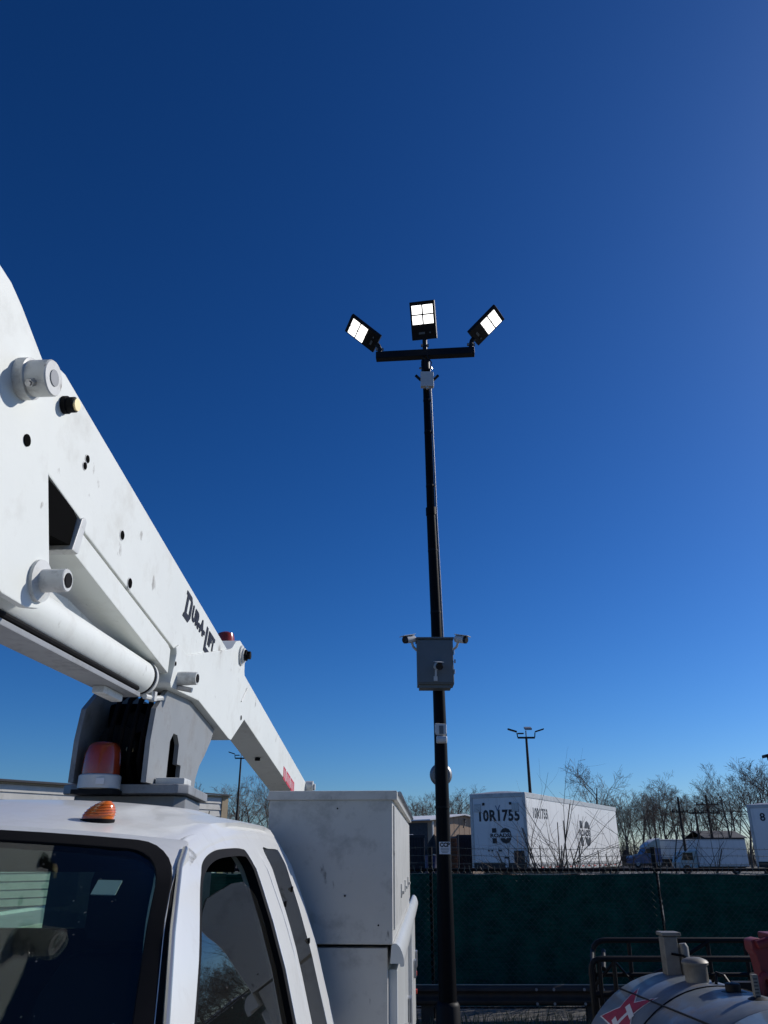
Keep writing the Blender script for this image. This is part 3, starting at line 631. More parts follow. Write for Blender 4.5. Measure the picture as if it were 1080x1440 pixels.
# second beacon on the far side of the boom
bk2 = tm().lathe((-1.47, 5.5, 3.20), [(.072,0),(.072,.04)], 24).build('boom_beacon', 'black_steel', truck)
tm().lathe((-1.47, 5.5, 3.24), [(.068,0),(.066,.06),(.057,.095),(.025,.11),(0,.111)], 24).build('lens', 'amber_shaded', bk2, ang=50)
tm().box((-1.50, 5.46, 2.65), (-1.369, 5.54, 3.20)).build('beacon_post', 'black_steel', bk2)
# lettering along the boom
by = Vector((0, 1, -.1476)).normalized(); bz = Vector((0, .1476, 1)).normalized()
BT = Vector((-1.1705, 3.575, 2.935)); LS = 1.16
def BL(a, b): return BT + by*(a*LS) + bz*(b*LS)
def flat(mb, pts, d=.0012): 
    n = len(pts); P = [BL(a, b) for a, b in pts]; Q = [p+Vector((d, 0, 0)) for p in P]
    mb.add(P+Q, [tuple(range(n))[::-1], tuple(range(n, 2*n))] + [(i, (i+1) % n, n+(i+1) % n, n+i) for i in range(n)])
def stroke_letters(specs, name):
    mb = tm()
    for pts in specs: flat(mb, pts)
    return mb.build(name, 'letter_navy', bo, smooth=False)
sh = lambda L, ox, oy, s, k=.10: [(ox+(x+k*y)*s, oy+y*s) for x, y in L]
dD = [[(0,0),(0.07,-.22),(.62,-.22),(.95,.1),(.95,.95),(.7,1.2),(-.12,1.2),(-.12,.98),(.06,.98),(.06,0)]]
# D as an outline of strokes so its counter stays open
stroke_letters([sh(q, 0, -.01, .088) for q in ([(0,-.2),(.30,-.2),(.30,1.2),(0,1.2)], [(-.14,1.0),(0,1.0),(0,1.2),(-.14,1.2)], [(.30,.95),(.66,.95),(.95,.95),(.70,1.2),(.30,1.2)], [(.30,-.2),(.70,-.2),(.98,.15),(.30,.15)], [(.66,.15),(.98,.15),(.95,.95),(.66,.95)], [(-.18,-.2),(0,-.2),(0,0.0),(-.10,0.0)])], 'lettering')
text_obj('UR-A-', .088*LS, frame(BL(.100, .012)+Vector((.0012, 0, 0)), by, bz), 'letter_navy', 'lettering', bo, bold=.0055, shear=.1, off=TO, sx=.90, spacing=1.05)
stroke_letters([sh(q, .330, -.04, .10) for q in ([(0,0),(.28,0),(.28,1.2),(0,1.2)], [(.28,0),(2.75,0),(2.60,.26),(.28,.26)])], 'lettering')
text_obj('IFT', .088*LS, frame(BL(.380, .012)+Vector((.0012, 0, 0)), by, bz), 'letter_navy', 'lettering', bo, bold=.0055, shear=.1, off=TO, sx=.90, spacing=1.05)
def top2(y): return 2.905-.1533*(y-4.93)
for y0, y1 in ((6.50, 6.62), (6.655, 6.85), (6.88, 7.06)):
    m_ = tm(); zc = lambda y: top2(y)-.215
    m_.prism_x([(y0, zc(y0)-.05), (y1, zc(y1)-.05), (y1, zc(y1)+.05), (y0, zc(y0)+.05)], -1.1700, -1.1685).build('red_decal', 'decal_red', tl, smooth=False)
    k = tm()
    for i in range(int((y1-y0)/.045)):
        y = y0+.02+i*.045; k.prism_x([(y, zc(y)-.03), (y+.012, zc(y)-.03), (y+.012, zc(y)+.03), (y, zc(y)+.03)], -1.1684, -1.1678)
    k.build('decal_bar', 'decal_white', tl, smooth=False)

# ================================================================== LIGHT POLE WITH FLOODLIGHTS AND CAMERAS
PB = Vector((.635, 9.0, 0))
pole = empty('light_pole', PB, 0, 'tall black pole with three lit floodlights and grey control box', 'light pole')
def pm(): return MB(PB)
def px_at(z): return interp(z, [(0,.637),(3,.641),(4.4,.630),(5.85,.603),(7.6,.586),(8.3,.580)])
zs = [0, .5, 1.2, 2, 3, 4.4, 5.85]
pm().tube([(px_at(z), 9, z) for z in zs], [interp(z, [(0,.094),(1,.088),(2,.078),(4.4,.066),(5.9,.060)]) for z in zs], 16).build('pole_shaft', 'pole_paint', pole, ang=50)
pm().tube([(px_at(z), 9, z) for z in (5.84, 7.0, 8.02)], [.054, .050, .046], 16).build('upper_shaft', 'pole_paint', pole, ang=50)
pm().cyl((px_at(5.82), 9, 5.80), (px_at(5.86), 9, 5.90), .067, 16).build('collar', 'pole_paint', pole)
bcv = pm().lathe((.637, 9, 0), [(.20,0),(.20,.02),(.125,.03),(.12,.46),(.105,.49),(.09,.5)], 20).build('base_cover', 'black_steel', pole)
for k in range(4):
    a = math.pi/4+math.pi/2*k; pm().cyl((.637+.16*math.cos(a), 9+.16*math.sin(a), .02), (.637+.16*math.cos(a), 9+.16*math.sin(a), .07), .016, 6).build('anchor_bolt', 'steel', bcv)
col_ = pm().cyl((px_at(8.0), 9, 7.98), (px_at(8.2), 9, 8.16), .062, 14).build('tenon_collar', 'lamp_black', pole)
for dx in (-.07, .07): pm().cyl((px_at(8.0)+dx, 8.97, 8.02), (px_at(8.0)+dx*1.25, 8.96, 8.02), .016, 6).build('set_bolt', 'steel', col_)
pm().tube([(px_at(z)+lerp(.073, .058, (z-4.1)/4), 8.985, z) for z in (4.1, 5, 5.8, 6.6, 7.3, 8.02)], .011, 8).build('conduit', 'galvanised', pole)
for z in (4.5, 5.3, 6.2, 7.0, 7.5): pm().cyl((px_at(z), 9, z), (px_at(z), 9, z+.025), interp(z, [(4.4,.0685),(5.9,.062),(5.95,.056),(8,.0505)]), 16).build('conduit_band', 'black_steel', pole)
for z, dx in ((2.3, -.03), (1.5, .02)): pm().cyl((px_at(z), 9, z), (px_at(z), 9, z+.02), .0825, 16).build('conduit_band', 'black_steel', pole)
pm().tube([(.56, 8.95, 8.2), (.52, 8.93, 8.05), (.55, 8.92, 7.93), (.575, 8.92, 7.90)], .008, 6).tube([(.60, 8.93, 8.21), (.66, 8.92, 8.08), (.63, 8.92, 7.95), (.605, 8.92, 7.90)], .008, 6).build('cable_loop', 'lamp_black', pole)
# cross arm: its right end swings slightly toward the camera
A0, A1 = Vector((-.112, 9.05, 8.27)), Vector((1.268, 8.93, 8.27))
ax_ = (A1-A0); ay_ = Vector((-ax_.y, ax_.x, 0)).normalized()
arm = pm().obox((A0+A1)/2, ax_, ay_*.11, (0, 0, .11)).build('cross_arm', 'lamp_black', pole, bevel=.008)
def flood(base, yaw, pit, roll, L, Wd):
    base = Vector(base); y, p, r = R(yaw), R(pit), R(roll)
    a = Vector((math.sin(y)*math.cos(p), -math.cos(y)*math.cos(p), math.sin(p)))
    b0 = Vector((math.cos(y), math.sin(y), 0)); n = a.cross(b0); b = b0*math.cos(r)+n*math.sin(r); n = a.cross(b).normalized()
    if n.y > 0 and n.z > 0: n = -n
    f = -n if n.z > 0 else n               # f: the way the lit face looks
    o = base + a*.06
    hd = pm().obox(o+a*(L/2)-f*.028, a*L, b*Wd, f*.052).build('flood_head', 'lamp_black', pole, bevel=.008)
    fins = pm()
    for k in range(7): fins.obox(o+a*(L*.64)-f*.066+b*(Wd*(-.36+.12*k)), a*(L*.6), b*.008, f*.028)
    tag(fins.build('cooling_fin', 'lamp_black', hd), kind='stuff')
    for i in (0, 1):
        for j in (0, 1):
            c = o + a*(L*(.52+.265*i)) + b*(Wd*(-.222+.444*j)) + f*.001
            pm().obox(c, a*(L*.228), b*(Wd*.385), f*.008).build('led_panel', 'lens_lit', hd)
    pm().obox(o+a*(L*.17)-b*(Wd*.08)+f*.001, a*(L*.055), b*(Wd*.24), f*.004).build('rating_plate', 'enclosure', hd)
    pm().cyl(o+a*(L*.17)+b*(Wd*.25)-f*.002, o+a*(L*.17)+b*(Wd*.25)+f*.008, .012, 10).build('photocell', 'enclosure', hd)
    kn = pm(); kn.tube([base-Vector((0, 0, .14)), base-Vector((0, 0, .03)), base+a*.03-f*.01, o+a*.02-f*.02], .034, 10).build('knuckle', 'lamp_black', hd)
    pm().cyl(base-Vector((.055, 0, .03)), base+Vector((.055, 0, -.03)), .022, 8).build('knuckle_bolt', 'galvanised', hd)
flood((.578, 8.99, 8.45), -9, 56, -8, .53, .36)
flood((-.06, 9.04, 8.42), -76, 36, 10, .52, .33)
flood((1.225, 8.94, 8.43), 60, 36, 0, .52, .34)
# upper radio box
rb = pm().box((.50, 8.86, 7.66), (.68, 8.93, 7.90)).build('radio_box', 'plastic_white', pole, bevel=.01)
for sx in (-1, 1): pm().cyl((.59+sx*.085, 8.90, 7.78), (.59+sx*.155, 8.89, 7.85), .020, 8).build('antenna', 'lamp_black', rb)
pm().cyl((.59, 8.89, 7.66), (.59, 8.89, 7.635), .02, 8).build('cable_gland', 'plastic_white', rb)
# control box
cb = pm().box((.380, 8.66, 3.585), (.790, 8.90, 4.10)).build('control_box', 'enclosure', pole, bevel=.008)
pm().box((.374, 8.645, 3.60), (.782, 8.659, 4.085)).build('control_box_door', 'enclosure', cb, bevel=.006)
pm().prism_x([(8.63,4.098),(8.63,4.116),(8.92,4.136),(8.92,4.104)], .368, .800).build('drip_hood', 'enclosure', cb, bevel=.004)
pm().box((.40, 8.70, 3.552), (.755, 8.88, 3.585)).build('mounting_flange', 'enclosure', cb)
for z in (3.70, 3.92): pm().cyl((.795, 8.66, z), (.795, 8.66, z+.05), .010, 8).build('door_hinge', 'steel', cb)
pm().cyl((.796, 8.65, 3.84), (.810, 8.65, 3.84), .022, 12).build('latch', 'steel', cb)
for z in (3.68, 4.02): pm().box((px_at(z)-.09, 8.90, z), (px_at(z)+.09, 8.94, z+.04)).build('pole_strap', 'steel', cb)
def bullet(p, d, arm_from, name='security_camera'):
    p, d = Vector(p), Vector(d).normalized()
    o = pm().cyl(p-d*.07, p+d*.055, .042, 16).build(name, 'plastic_white', cb, bevel=.006)
    pm().tube([p+d*.050, p+d*.075, p+d*.08], [.0425, .040, .034], 16).build('lens', 'lens_dark', o)
    x, y = basis(d); up = y if y.z > 0 else -y
    pm().obox(p+up*.046+d*.012, x*.086, d*.18, up*.008).build('sun_shield', 'plastic_white', o, bevel=.003)
    pm().tube([Vector(arm_from), lerp(Vector(arm_from), p, .5)-Vector((0, 0, .02)), p-up*.035-d*.03], .014, 8).build('bracket', 'plastic_white', o)
bullet((.290, 8.66, 4.095), (-.75, -.55, -.25), (.380, 8.76, 3.99))
bullet((.882, 8.66, 4.095), (.75, -.55, -.25), (.790, 8.76, 3.99))
bullet((.610, 8.56, 3.765), (.12, -.95, -.25), (.587, 8.645, 3.775))
pm().cyl((.587, 8.644, 3.775), (.587, 8.63, 3.775), .03, 14).build('camera_base', 'plastic_white', cb)
pm().tube([(.587, 8.638, 3.745), (.583, 8.63, 3.69), (.578, 8.63, 3.645)], .012, 8).box((.557, 8.625, 3.615), (.60, 8.642, 3.665)).build('camera_cable', 'plastic_white', cb)
# motion sensor
ms = pm().prism_y([(.572,3.19),(.702,3.18),(.702,3.075),(.685,3.06),(.59,3.06),(.572,3.09)], 8.86, 8.925).build('motion_sensor', 'plastic_white', pole, bevel=.012)
pm().box((.618, 8.85, 3.07), (.665, 8.861, 3.16)).build('sensor_window', 'enclosure', ms, bevel=.004)
pm().lathe((.585, 8.87, 3.01), [(.03,0),(.042,.008),(.042,.11),(.03,.118)], 16, (1, 0, 0)).build('sensor_eye', 'plastic_white', ms)
# round horn/speaker housing behind the pole
ds = pm().lathe((.642, 9.10, 2.66), [(.02,-.04),(.10,-.035),(.122,-.01),(.127,.03),(.115,.08),(.07,.12),(0,.125)], 28, (0, 1, 0)).build('speaker', 'galvanised', pole)
for dz in (-.10, .10): pm().box((.57, 9.0, 2.66+dz-.02), (.715, 9.10, 2.66+dz+.02)).build('speaker_strap', 'steel', ds)
lb = pm().box((.586, 8.902, 1.842), (.704, 8.908, 1.962)).build('label_plate', 'decal_white', pole)
text_obj('CCP', .055, frame((.645, 8.9015, 1.915), (1, 0, 0), (0, 0, 1)), 'letter_black', 'lettering', lb, bold=.003, align='CENTER', off=PB)
for k, wdt in enumerate((.085, .09, .08, .06)): pm().box((.645-wdt/2, 8.9005, 1.896-k*.014), (.645+wdt/2, 8.902, 1.902-k*.014)).build('print_line', 'galvanised', lb)

# ================================================================== FENCE, GUARDRAIL
FY, FT = 11.05, 1.655
fence = empty('chain_link_fence', (4, FY, 0), 0, 'chain link fence backed by dark green privacy screen', 'fence')
def fm(): return MB((4, FY, 0))
X0, X1 = -2.40, 18.5
posts = [-2.34+2.95*k for k in range(8)]
for x in posts:
    fm().cyl((x, FY+.085, 0), (x, FY+.085, 1.93), .030, 12).build('post', 'black_steel', fence)
fm().cyl((X0, FY+.03, FT), (X1, FY+.03, FT), .021, 10).build('top_rail', 'black_steel', fence)
fm().cyl((X0, FY+.03, .12), (X1, FY+.03, .12), .010, 8).build('bottom_wire', 'black_steel', fence)
rnd = random.Random(3)
for a, b in zip(posts, posts[1:]):
    rows = []
    for j in range(13):
        z = lerp(.14, FT-.045, j/12); row = []
        for i in range(31):
            x = lerp(a+.02, b-.02, i/30)
            row.append(Vector((x, FY+.022+.014*math.sin(3.1*x+1.7*z)+.010*math.sin(9*x)*math.sin(2.2*z+x)-.01, z-(.012*math.sin(math.pi*i/30) if j == 12 else 0)*1.5)))
        rows.append(row)
    fm().slab(rows, (0, .002, 0)).build('screen_panel', 'screen_green', fence)
    # pale binding strip that sags between the ties under the rail
    n = 3; st = fm()
    for q in range(n):
        u0, u1 = lerp(a, b, (q+.06)/n), lerp(a, b, (q+.94)/n)
        rw_ = [[], []]
        for i in range(11):
            t = i/10; x = lerp(u0, u1, t); sg = .020*math.sin(math.pi*t)
            rw_[0].append(Vector((x, FY+.022, FT-.040+.003-sg*.6))); rw_[1].append(Vector((x, FY+.022, FT-.044-sg)))
        st.slab(rw_, (0, .002, 0))
    tag(st.build('binding_strip', 'cream_strip', fence), kind='stuff')
cl = fm(); P = .040; nx = int((9.5-(-1.5))/P)
for i in range(nx):
    x = -1.5+i*P; pts = []; n = int((FT-.12)/P)
    for k in range(n+1):
        pts.append(Vector((x+P*.5*(1 if (k+i) % 2 else -1), FY-.026+(.005 if (k+i) % 2 else 0), .12+k*P)))
    pts.append(pts[-1]+Vector((rnd.uniform(-.03, .03), rnd.uniform(-.01, .01), rnd.uniform(.045, .075))))
    cl.tube(pts, .0032, 3, False)
tag(cl.build('wire_mesh', 'wire', fence, smooth=False), kind='stuff')
for k, z in enumerate((1.735, 1.83, 1.92)):
    wr = fm(); pts = []
    for i in range(141):
        x = lerp(X0, X1, i/140); ph = ((x-posts[0]) % 2.95)/2.95
        pts.append(Vector((x, FY+.03+.01*math.sin(x*2+k), z-.018*math.sin(math.pi*ph)+.006*math.sin(5.3*x+k*2))))
    wr.tube(pts, .0028, 4, False)
    for i in range(160):
        x = lerp(-1.5, 9.5, i/160)+.03*k; ph = ((x-posts[0]) % 2.95)/2.95; c = Vector((x, FY+.03, z-.018*math.sin(math.pi*ph)+.006*math.sin(5.3*x+k*2)))
        d = Vector((rnd.uniform(-.3, .3), rnd.uniform(-.5, .5), 1)).normalized()*.022
        wr.tube([c-d, c+d], .0016, 3, False)
    tag(wr.build('barbed_wire', 'wire', fence, smooth=False), kind='stuff')

gr = empty('guardrail', (2, 10.35, 0), 0, 'dark rusty guardrail beam along the foot of the fence', 'guardrail')
def gmn(): return MB((2, 10.35, 0))
prof = [(0,.455),(-.03,.450),(-.055,.43),(-.055,.405),(-.02,.385),(-.005,.37),(-.005,.345),(-.02,.33),(-.055,.31),(-.055,.285),(-.03,.265),(0,.260)]
for k, (a, b) in enumerate(((-2.4, -1.75), (-1.79, 2.45), (2.41, 6.65), (6.61, 10.85))):
    dy = .0 if k % 2 else -.006
    gmn().slab([[Vector((x, 10.35+p[0]+dy, p[1]-(.006 if k > 1 else 0))) for p in prof] for x in (a, b)], (0, .005, -.002)).build('beam', 'rail_rust', gr, ang=60)
    # the sunlit top edge of the beam is a pale strip, added below
for x in (-2.2, -1.4, .5, 2.4, 4.3, 6.2, 8.1, 10.0):
    gmn().box((x-.07, 10.36, 0), (x+.07, 10.46, .44)).build('post', 'wood_pole', gr)
for x in (1.75, 1.95, 2.30, 2.52):
    for z in (.43, .29): gmn().cyl((x, 10.30, z-.01), (x, 10.285, z-.01), .016, 8).build('bolt', 'galvanised', gr)
gmn().cyl((-2.4, 10.352, .460), (10.85, 10.352, .458), .006, 6).build('lit_edge', 'cream_strip', gr)  # thin pale tube painting the sunlit highlight along the beam

# dry grass along the foot of the fence
gs = MB(); rnd = random.Random(11)
for i in range(3800):
    x = rnd.uniform(-2.5, 7.5); y = rnd.gauss(10.45, .30)
    if y > 11: continue
    h = rnd.uniform(.06, .17)*(1.6 if rnd.random() < .06 else 1); w_ = rnd.uniform(.003, .006); l = Vector((rnd.uniform(-.6, .6)*h, rnd.uniform(-.6, .6)*h, 0)); a = rnd.uniform(0, 3.14)
    s_ = Vector((math.cos(a)*w_, math.sin(a)*w_, 0)); b = Vector((x, y, 0)); m_ = b+l*.35+Vector((0, 0, h*.6)); t_ = b+l+Vector((0, 0, h))
    gs.add([b-s_, b+s_, m_+s_*.7, m_-s_*.7, t_], [(0,1,2,3),(3,2,4)])
tag(gs.build('dry_grass', 'dry_grass', smooth=False), 'dry grass tufts along the fence and guardrail', 'grass', kind='stuff')

# ================================================================== TANK TRAILER AT LOWER RIGHT
TA = Vector((1.87, 5.85, .44)); ta = Vector((.115, -1, 0)).normalized(); tx = Vector((-ta.y, ta.x, 0)); TR = .70
tank = empty('tank_trailer', (1.95, 5.0, 0), 0, 'weathered grey tank trailer with red star emblem and black rail cage', 'tank trailer')
def km(): return MB((1.95, 5.0, 0))
def TC(s, phi, dr=0.): return TA + ta*s + tx*(math.cos(R(phi))*(TR+dr)) + Vector((0, 0, math.sin(R(phi))*(TR+dr)))
def hoop(s, r): return [TA+ta*s+tx*(math.cos(a)*r)+Vector((0, 0, math.sin(a)*r)) for a in [2*math.pi*k/64 for k in range(65)]]
# shell panels with recessed seams between them
shell = None
segs = [(.0, .62), (.63, 1.30), (1.31, 2.05)]
for a, b in segs:
    m_ = km(); m_.grid([hoop(a, TR-.006), hoop(a+.006, TR), hoop(b-.006, TR), hoop(b, TR-.006)])
    o = m_.build('shell_panel', 'tank_paint', tank, weld=True, ang=60)
m_ = km(); m_.grid([hoop(-.16, .02), hoop(-.15, .30), hoop(-.12, .48), hoop(-.07, .62), hoop(-.02, .69), hoop(.0, TR-.006)]); m_.build('end_dome', 'tank_paint', tank, weld=True, ang=60)
m_ = km(); m_.grid([hoop(2.05, TR-.006), hoop(2.08, .69), hoop(2.13, .62), hoop(2.18, .48), hoop(2.21, .30), hoop(2.22, .02)]); m_.build('end_dome', 'tank_paint', tank, weld=True, ang=60)
m_ = km(); m_.grid([hoop(.61, TR-.008), hoop(.64, TR-.008)]).grid([hoop(1.29, TR-.008), hoop(1.32, TR-.008)]); m_.build('seam', 'black_steel', tank)
m_ = km(); m_.tube([TC(s, 119.5, .001) for s in [k*.1 for k in range(21)]], .006, 6); m_.build('weld_seam', 'black_steel', tank)
m_ = km(); m_.tube([TC(.63, p, .001) for p in range(60, 200, 5)], .005, 6, False); m_.build('weld_seam', 'black_steel', tank)
# frame, wheels
km().box((1.25, 3.8, .28), (1.33, 6.9, .40)).box((2.45, 3.8, .28), (2.53, 6.9, .40)).build('trailer_frame', 'black_steel', tank)
for x0 in (1.02, 2.56):
    t_ = km().lathe((x0, 5.0, .33), [(.16,0),(.30,.01),(.33,.04),(.33,.16),(.30,.19),(.16,.20)], 24, (1, 0, 0)).build('wheel', 'tyre', tank)
    km().lathe((x0+.02, 5.0, .33), [(.16,0),(.16,.16),(.05,.165),(0,.165)], 16, (1, 0, 0)).build('rim', 'steel', t_)
for y in (4.1, 5.6): km().prism_y([(1.25,.40),(2.53,.40),(2.40,.30),(1.38,.30)], y, y+.08).build('saddle', 'black_steel', tank)
# star emblem with H, wrapped on the shell
def wrap(poly, s0, p0, dr, m, name, par, rings=5):
    mb = km(); n = len(poly); c = (sum(p[0] for p in poly)/n, sum(p[1] for p in poly)/n)
    pts = []
    for i in range(n):
        a, b = poly[i], poly[(i+1) % n]
        for j in range(4): pts.append((lerp(a[0], b[0], j/4), lerp(a[1], b[1], j/4)))
    rows = []
    for r in range(rings+1):
        f = max(.001, r/rings); rows.append([TC(s0+lerp(c[0], q[0], f), p0-math.degrees(lerp(c[1], q[1], f)/TR), dr) for q in pts+pts[:1]])
    mb.grid(rows); return mb.build(name, m, par, weld=True)
def star(r, r2, rot): return [((r if k % 2 == 0 else r2)*math.cos(R(rot+36*k)), (r if k % 2 == 0 else r2)*math.sin(R(rot+36*k))) for k in range(10)]
em = wrap(star(.265, .112, 50), .33, 132.5, .0015, 'plastic_white', 'star_emblem', tank)
wrap(star(.245, .100, 50), .33, 132.5, .003, 'star_red', 'star_fill', em)
def rot2(L, a, ox=0, oy=0): return [(ox+x*math.cos(a)-y*math.sin(a), oy+x*math.sin(a)+y*math.cos(a)) for x, y in L]
for bx in ([(-.075,-.085),(-.04,-.085),(-.04,.085),(-.075,.085)], [(.04,-.085),(.075,-.085),(.075,.085),(.04,.085)], [(-.04,-.017),(.04,-.017),(.04,.017),(-.04,.017)]):
    wrap(rot2(bx, R(70), .03, -.015), .33, 132.5, .0045, 'plastic_white', 'letter_bar', em)
# fittings on the crown
def crown(px, py, s, phi): return TC(s, phi)
c = TC(.10, 93)+Vector((.045, 0, 0))            # tall vent stack
fp = km().prism_z([(c.x-.075+q[0], c.y+q[1]) for q in ((0,-.05),(.09,-.055),(.10,.04),(0,.05))], c.z-.05, c.z+.215).build('vent_stack', 'tank_fitting', tank, bevel=.010)
km().prism_z([(c.x-.085, c.y-.06), (c.x+.04, c.y-.065), (c.x+.045, c.y+.05), (c.x-.085, c.y+.06)], c.z+.217, c.z+.240).build('stack_cap', 'tank_fitting', fp, bevel=.006)
km().tube([(c.x+.055, c.y-.03, c.z-.03), (c.x+.055, c.y-.03, c.z+.155), (c.x+.052, c.y-.03, c.z+.175)], [.032, .032, .022], 14).build('breather_pipe', 'tank_fitting', fp)
km().tube([(c.x-.04, c.y-.07, c.z+.12), (c.x+.03, c.y-.08, c.z+.11), (c.x+.10, c.y-.06, c.z+.07)], .008, 6).build('retainer_cable', 'black_rubber', fp)
h = TC(.42, 94)+Vector((.02, 0, 0))            # filler can with domed lid
fl_ = km().lathe((h.x+.015, h.y, h.z-.03), [(.088,0),(.088,.015),(.068,.02),(.068,.115),(.071,.12)], 24).build('filler_neck', 'tank_fitting', tank)
km().lathe((h.x+.015, h.y, h.z+.091), [(.078,0),(.080,.012),(.070,.024),(.042,.035),(0,.040)], 24).build('filler_lid', 'tank_fitting', fl_)
km().tube([(h.x+.10, h.y-.02, h.z+.0), (h.x+.125, h.y-.04, h.z+.05), (h.x+.15, h.y-.08, h.z+.04), (h.x+.17, h.y-.12, h.z-.01)], .010, 6).tube([(h.x+.09, h.y-.1, h.z-.0), (h.x+.125, h.y-.04, h.z+.05)], .009, 6).build('lid_handle', 'black_steel', fl_)
q = TC(.80, 91)
km().lathe((q.x+.02, q.y, q.z-.015), [(.07,0),(.07,.012),(.042,.016),(.042,.05),(.034,.055)], 18).build('port_cap', 'black_steel', tank)
q = TC(1.06, 90)
gg = km().box((q.x-.016, q.y-.015, q.z-.02), (q.x+.016, q.y+.015, q.z+.115)).build('sight_gauge', 'tank_fitting', tank, bevel=.004)
for k in range(6): km().box((q.x-.012, q.y-.0165, q.z+.012+.016*k), (q.x+.008, q.y-.0148, q.z+.017+.016*k)).build('gauge_mark', 'letter_black', gg)
km().lathe((q.x, q.y, q.z-.02), [(.05,0),(.05,.02),(.03,.03)], 14).build('gauge_base', 'black_steel', gg)
# red hose reel post at the right edge
q = Vector((2.225, 5.2, 1.05))
rp = km().prism_y([(q.x-.055,.85),(q.x+.09,.85),(q.x+.10,1.10),(q.x+.06,1.22),(q.x+.07,1.37),(q.x-.03,1.395),(q.x-.075,1.385),(q.x-.075,1.33),(q.x-.055,1.30),(q.x-.035,1.12)], 5.14, 5.25).build('pump_post', 'red_paint', tank, bevel=.012)
km().tube([(q.x-.035+.075*math.cos(a)*.6, 5.12, 1.09+.12*math.sin(a)) for a in [2*math.pi*k/20 for k in range(21)]], .022, 8, False).build('pump_handle', 'red_paint', rp)
km().box((q.x+.03, 5.10, 1.36), (q.x+.17, 5.28, 1.42)).cyl((q.x-.05, 5.13, 1.36), (q.x+.10, 5.13, 1.40), .026, 10).build('pump_head', 'red_paint', rp, bevel=.01)
km().cyl((q.x+.06, 5.09, 1.20), (q.x+.06, 5.13, 1.20), .02, 10).build('pump_bolt', 'steel', rp)
# rail cage behind the tank
cage = km()
def rail(pts, r=.019, name='cage_rail'): return km().tube(pts, r, 10).build(name, 'black_steel', tank)
def bend(p0, p1, p2, n=5, rr=.12):
    a = p1+(p0-p1).normalized()*rr; b = p1+(p2-p1).normalized()*rr
    return [a.lerp(p1, t).lerp(p1.lerp(b, t), t) for t in [k/n for k in range(n+1)]]
V = Vector
def hoop_rail(x0, x1, y, zt, zb=.40, rr=.11):
    p = [V((x0, y, zb)), V((x0, y, zt)), V((x1, y, zt)), V((x1, y, zb))]
    return [p[0]] + bend(p[0], p[1], p[2], rr=rr) + bend(p[1], p[2], p[3], rr=rr) + [p[3]]
rail(hoop_rail(1.50, 2.95, 6.35, 1.275)); rail(hoop_rail(1.41, 2.95, 6.05, 1.19, rr=.08))
for x in (1.46, 1.56, 1.76, 2.0, 2.33, 2.6): rail([V((x, 6.05 if x < 1.6 else 6.35, .42)), V((x+.01, 6.05 if x < 1.6 else 6.35, 1.185 if x < 1.6 else 1.27))], .015)
rail([V((1.42, 6.06, .98)), V((2.95, 6.06, .99))], .021); rail([V((1.52, 6.34, 1.06)), V((2.95, 6.34, 1.06))], .015)
rail([V((1.50, 6.33, 1.0)), V((1.64, 6.30, 1.15)), V((1.78, 6.34, 1.0)), V((2.05, 6.33, 1.12)), V((2.35, 6.34, 1.27))], .013)
for x in (1.42, 1.50): rail([V((x, 6.06, 1.13)), V((x+.08, 6.34, 1.21))], .015)
km().box((2.36, 6.02, 1.005), (2.75, 6.10, 1.055)).build('rail_sleeve', 'black_steel', tank, bevel=.006)
rail([V((1.44, 6.06, .70)), V((2.95, 6.06, .70))], .018)

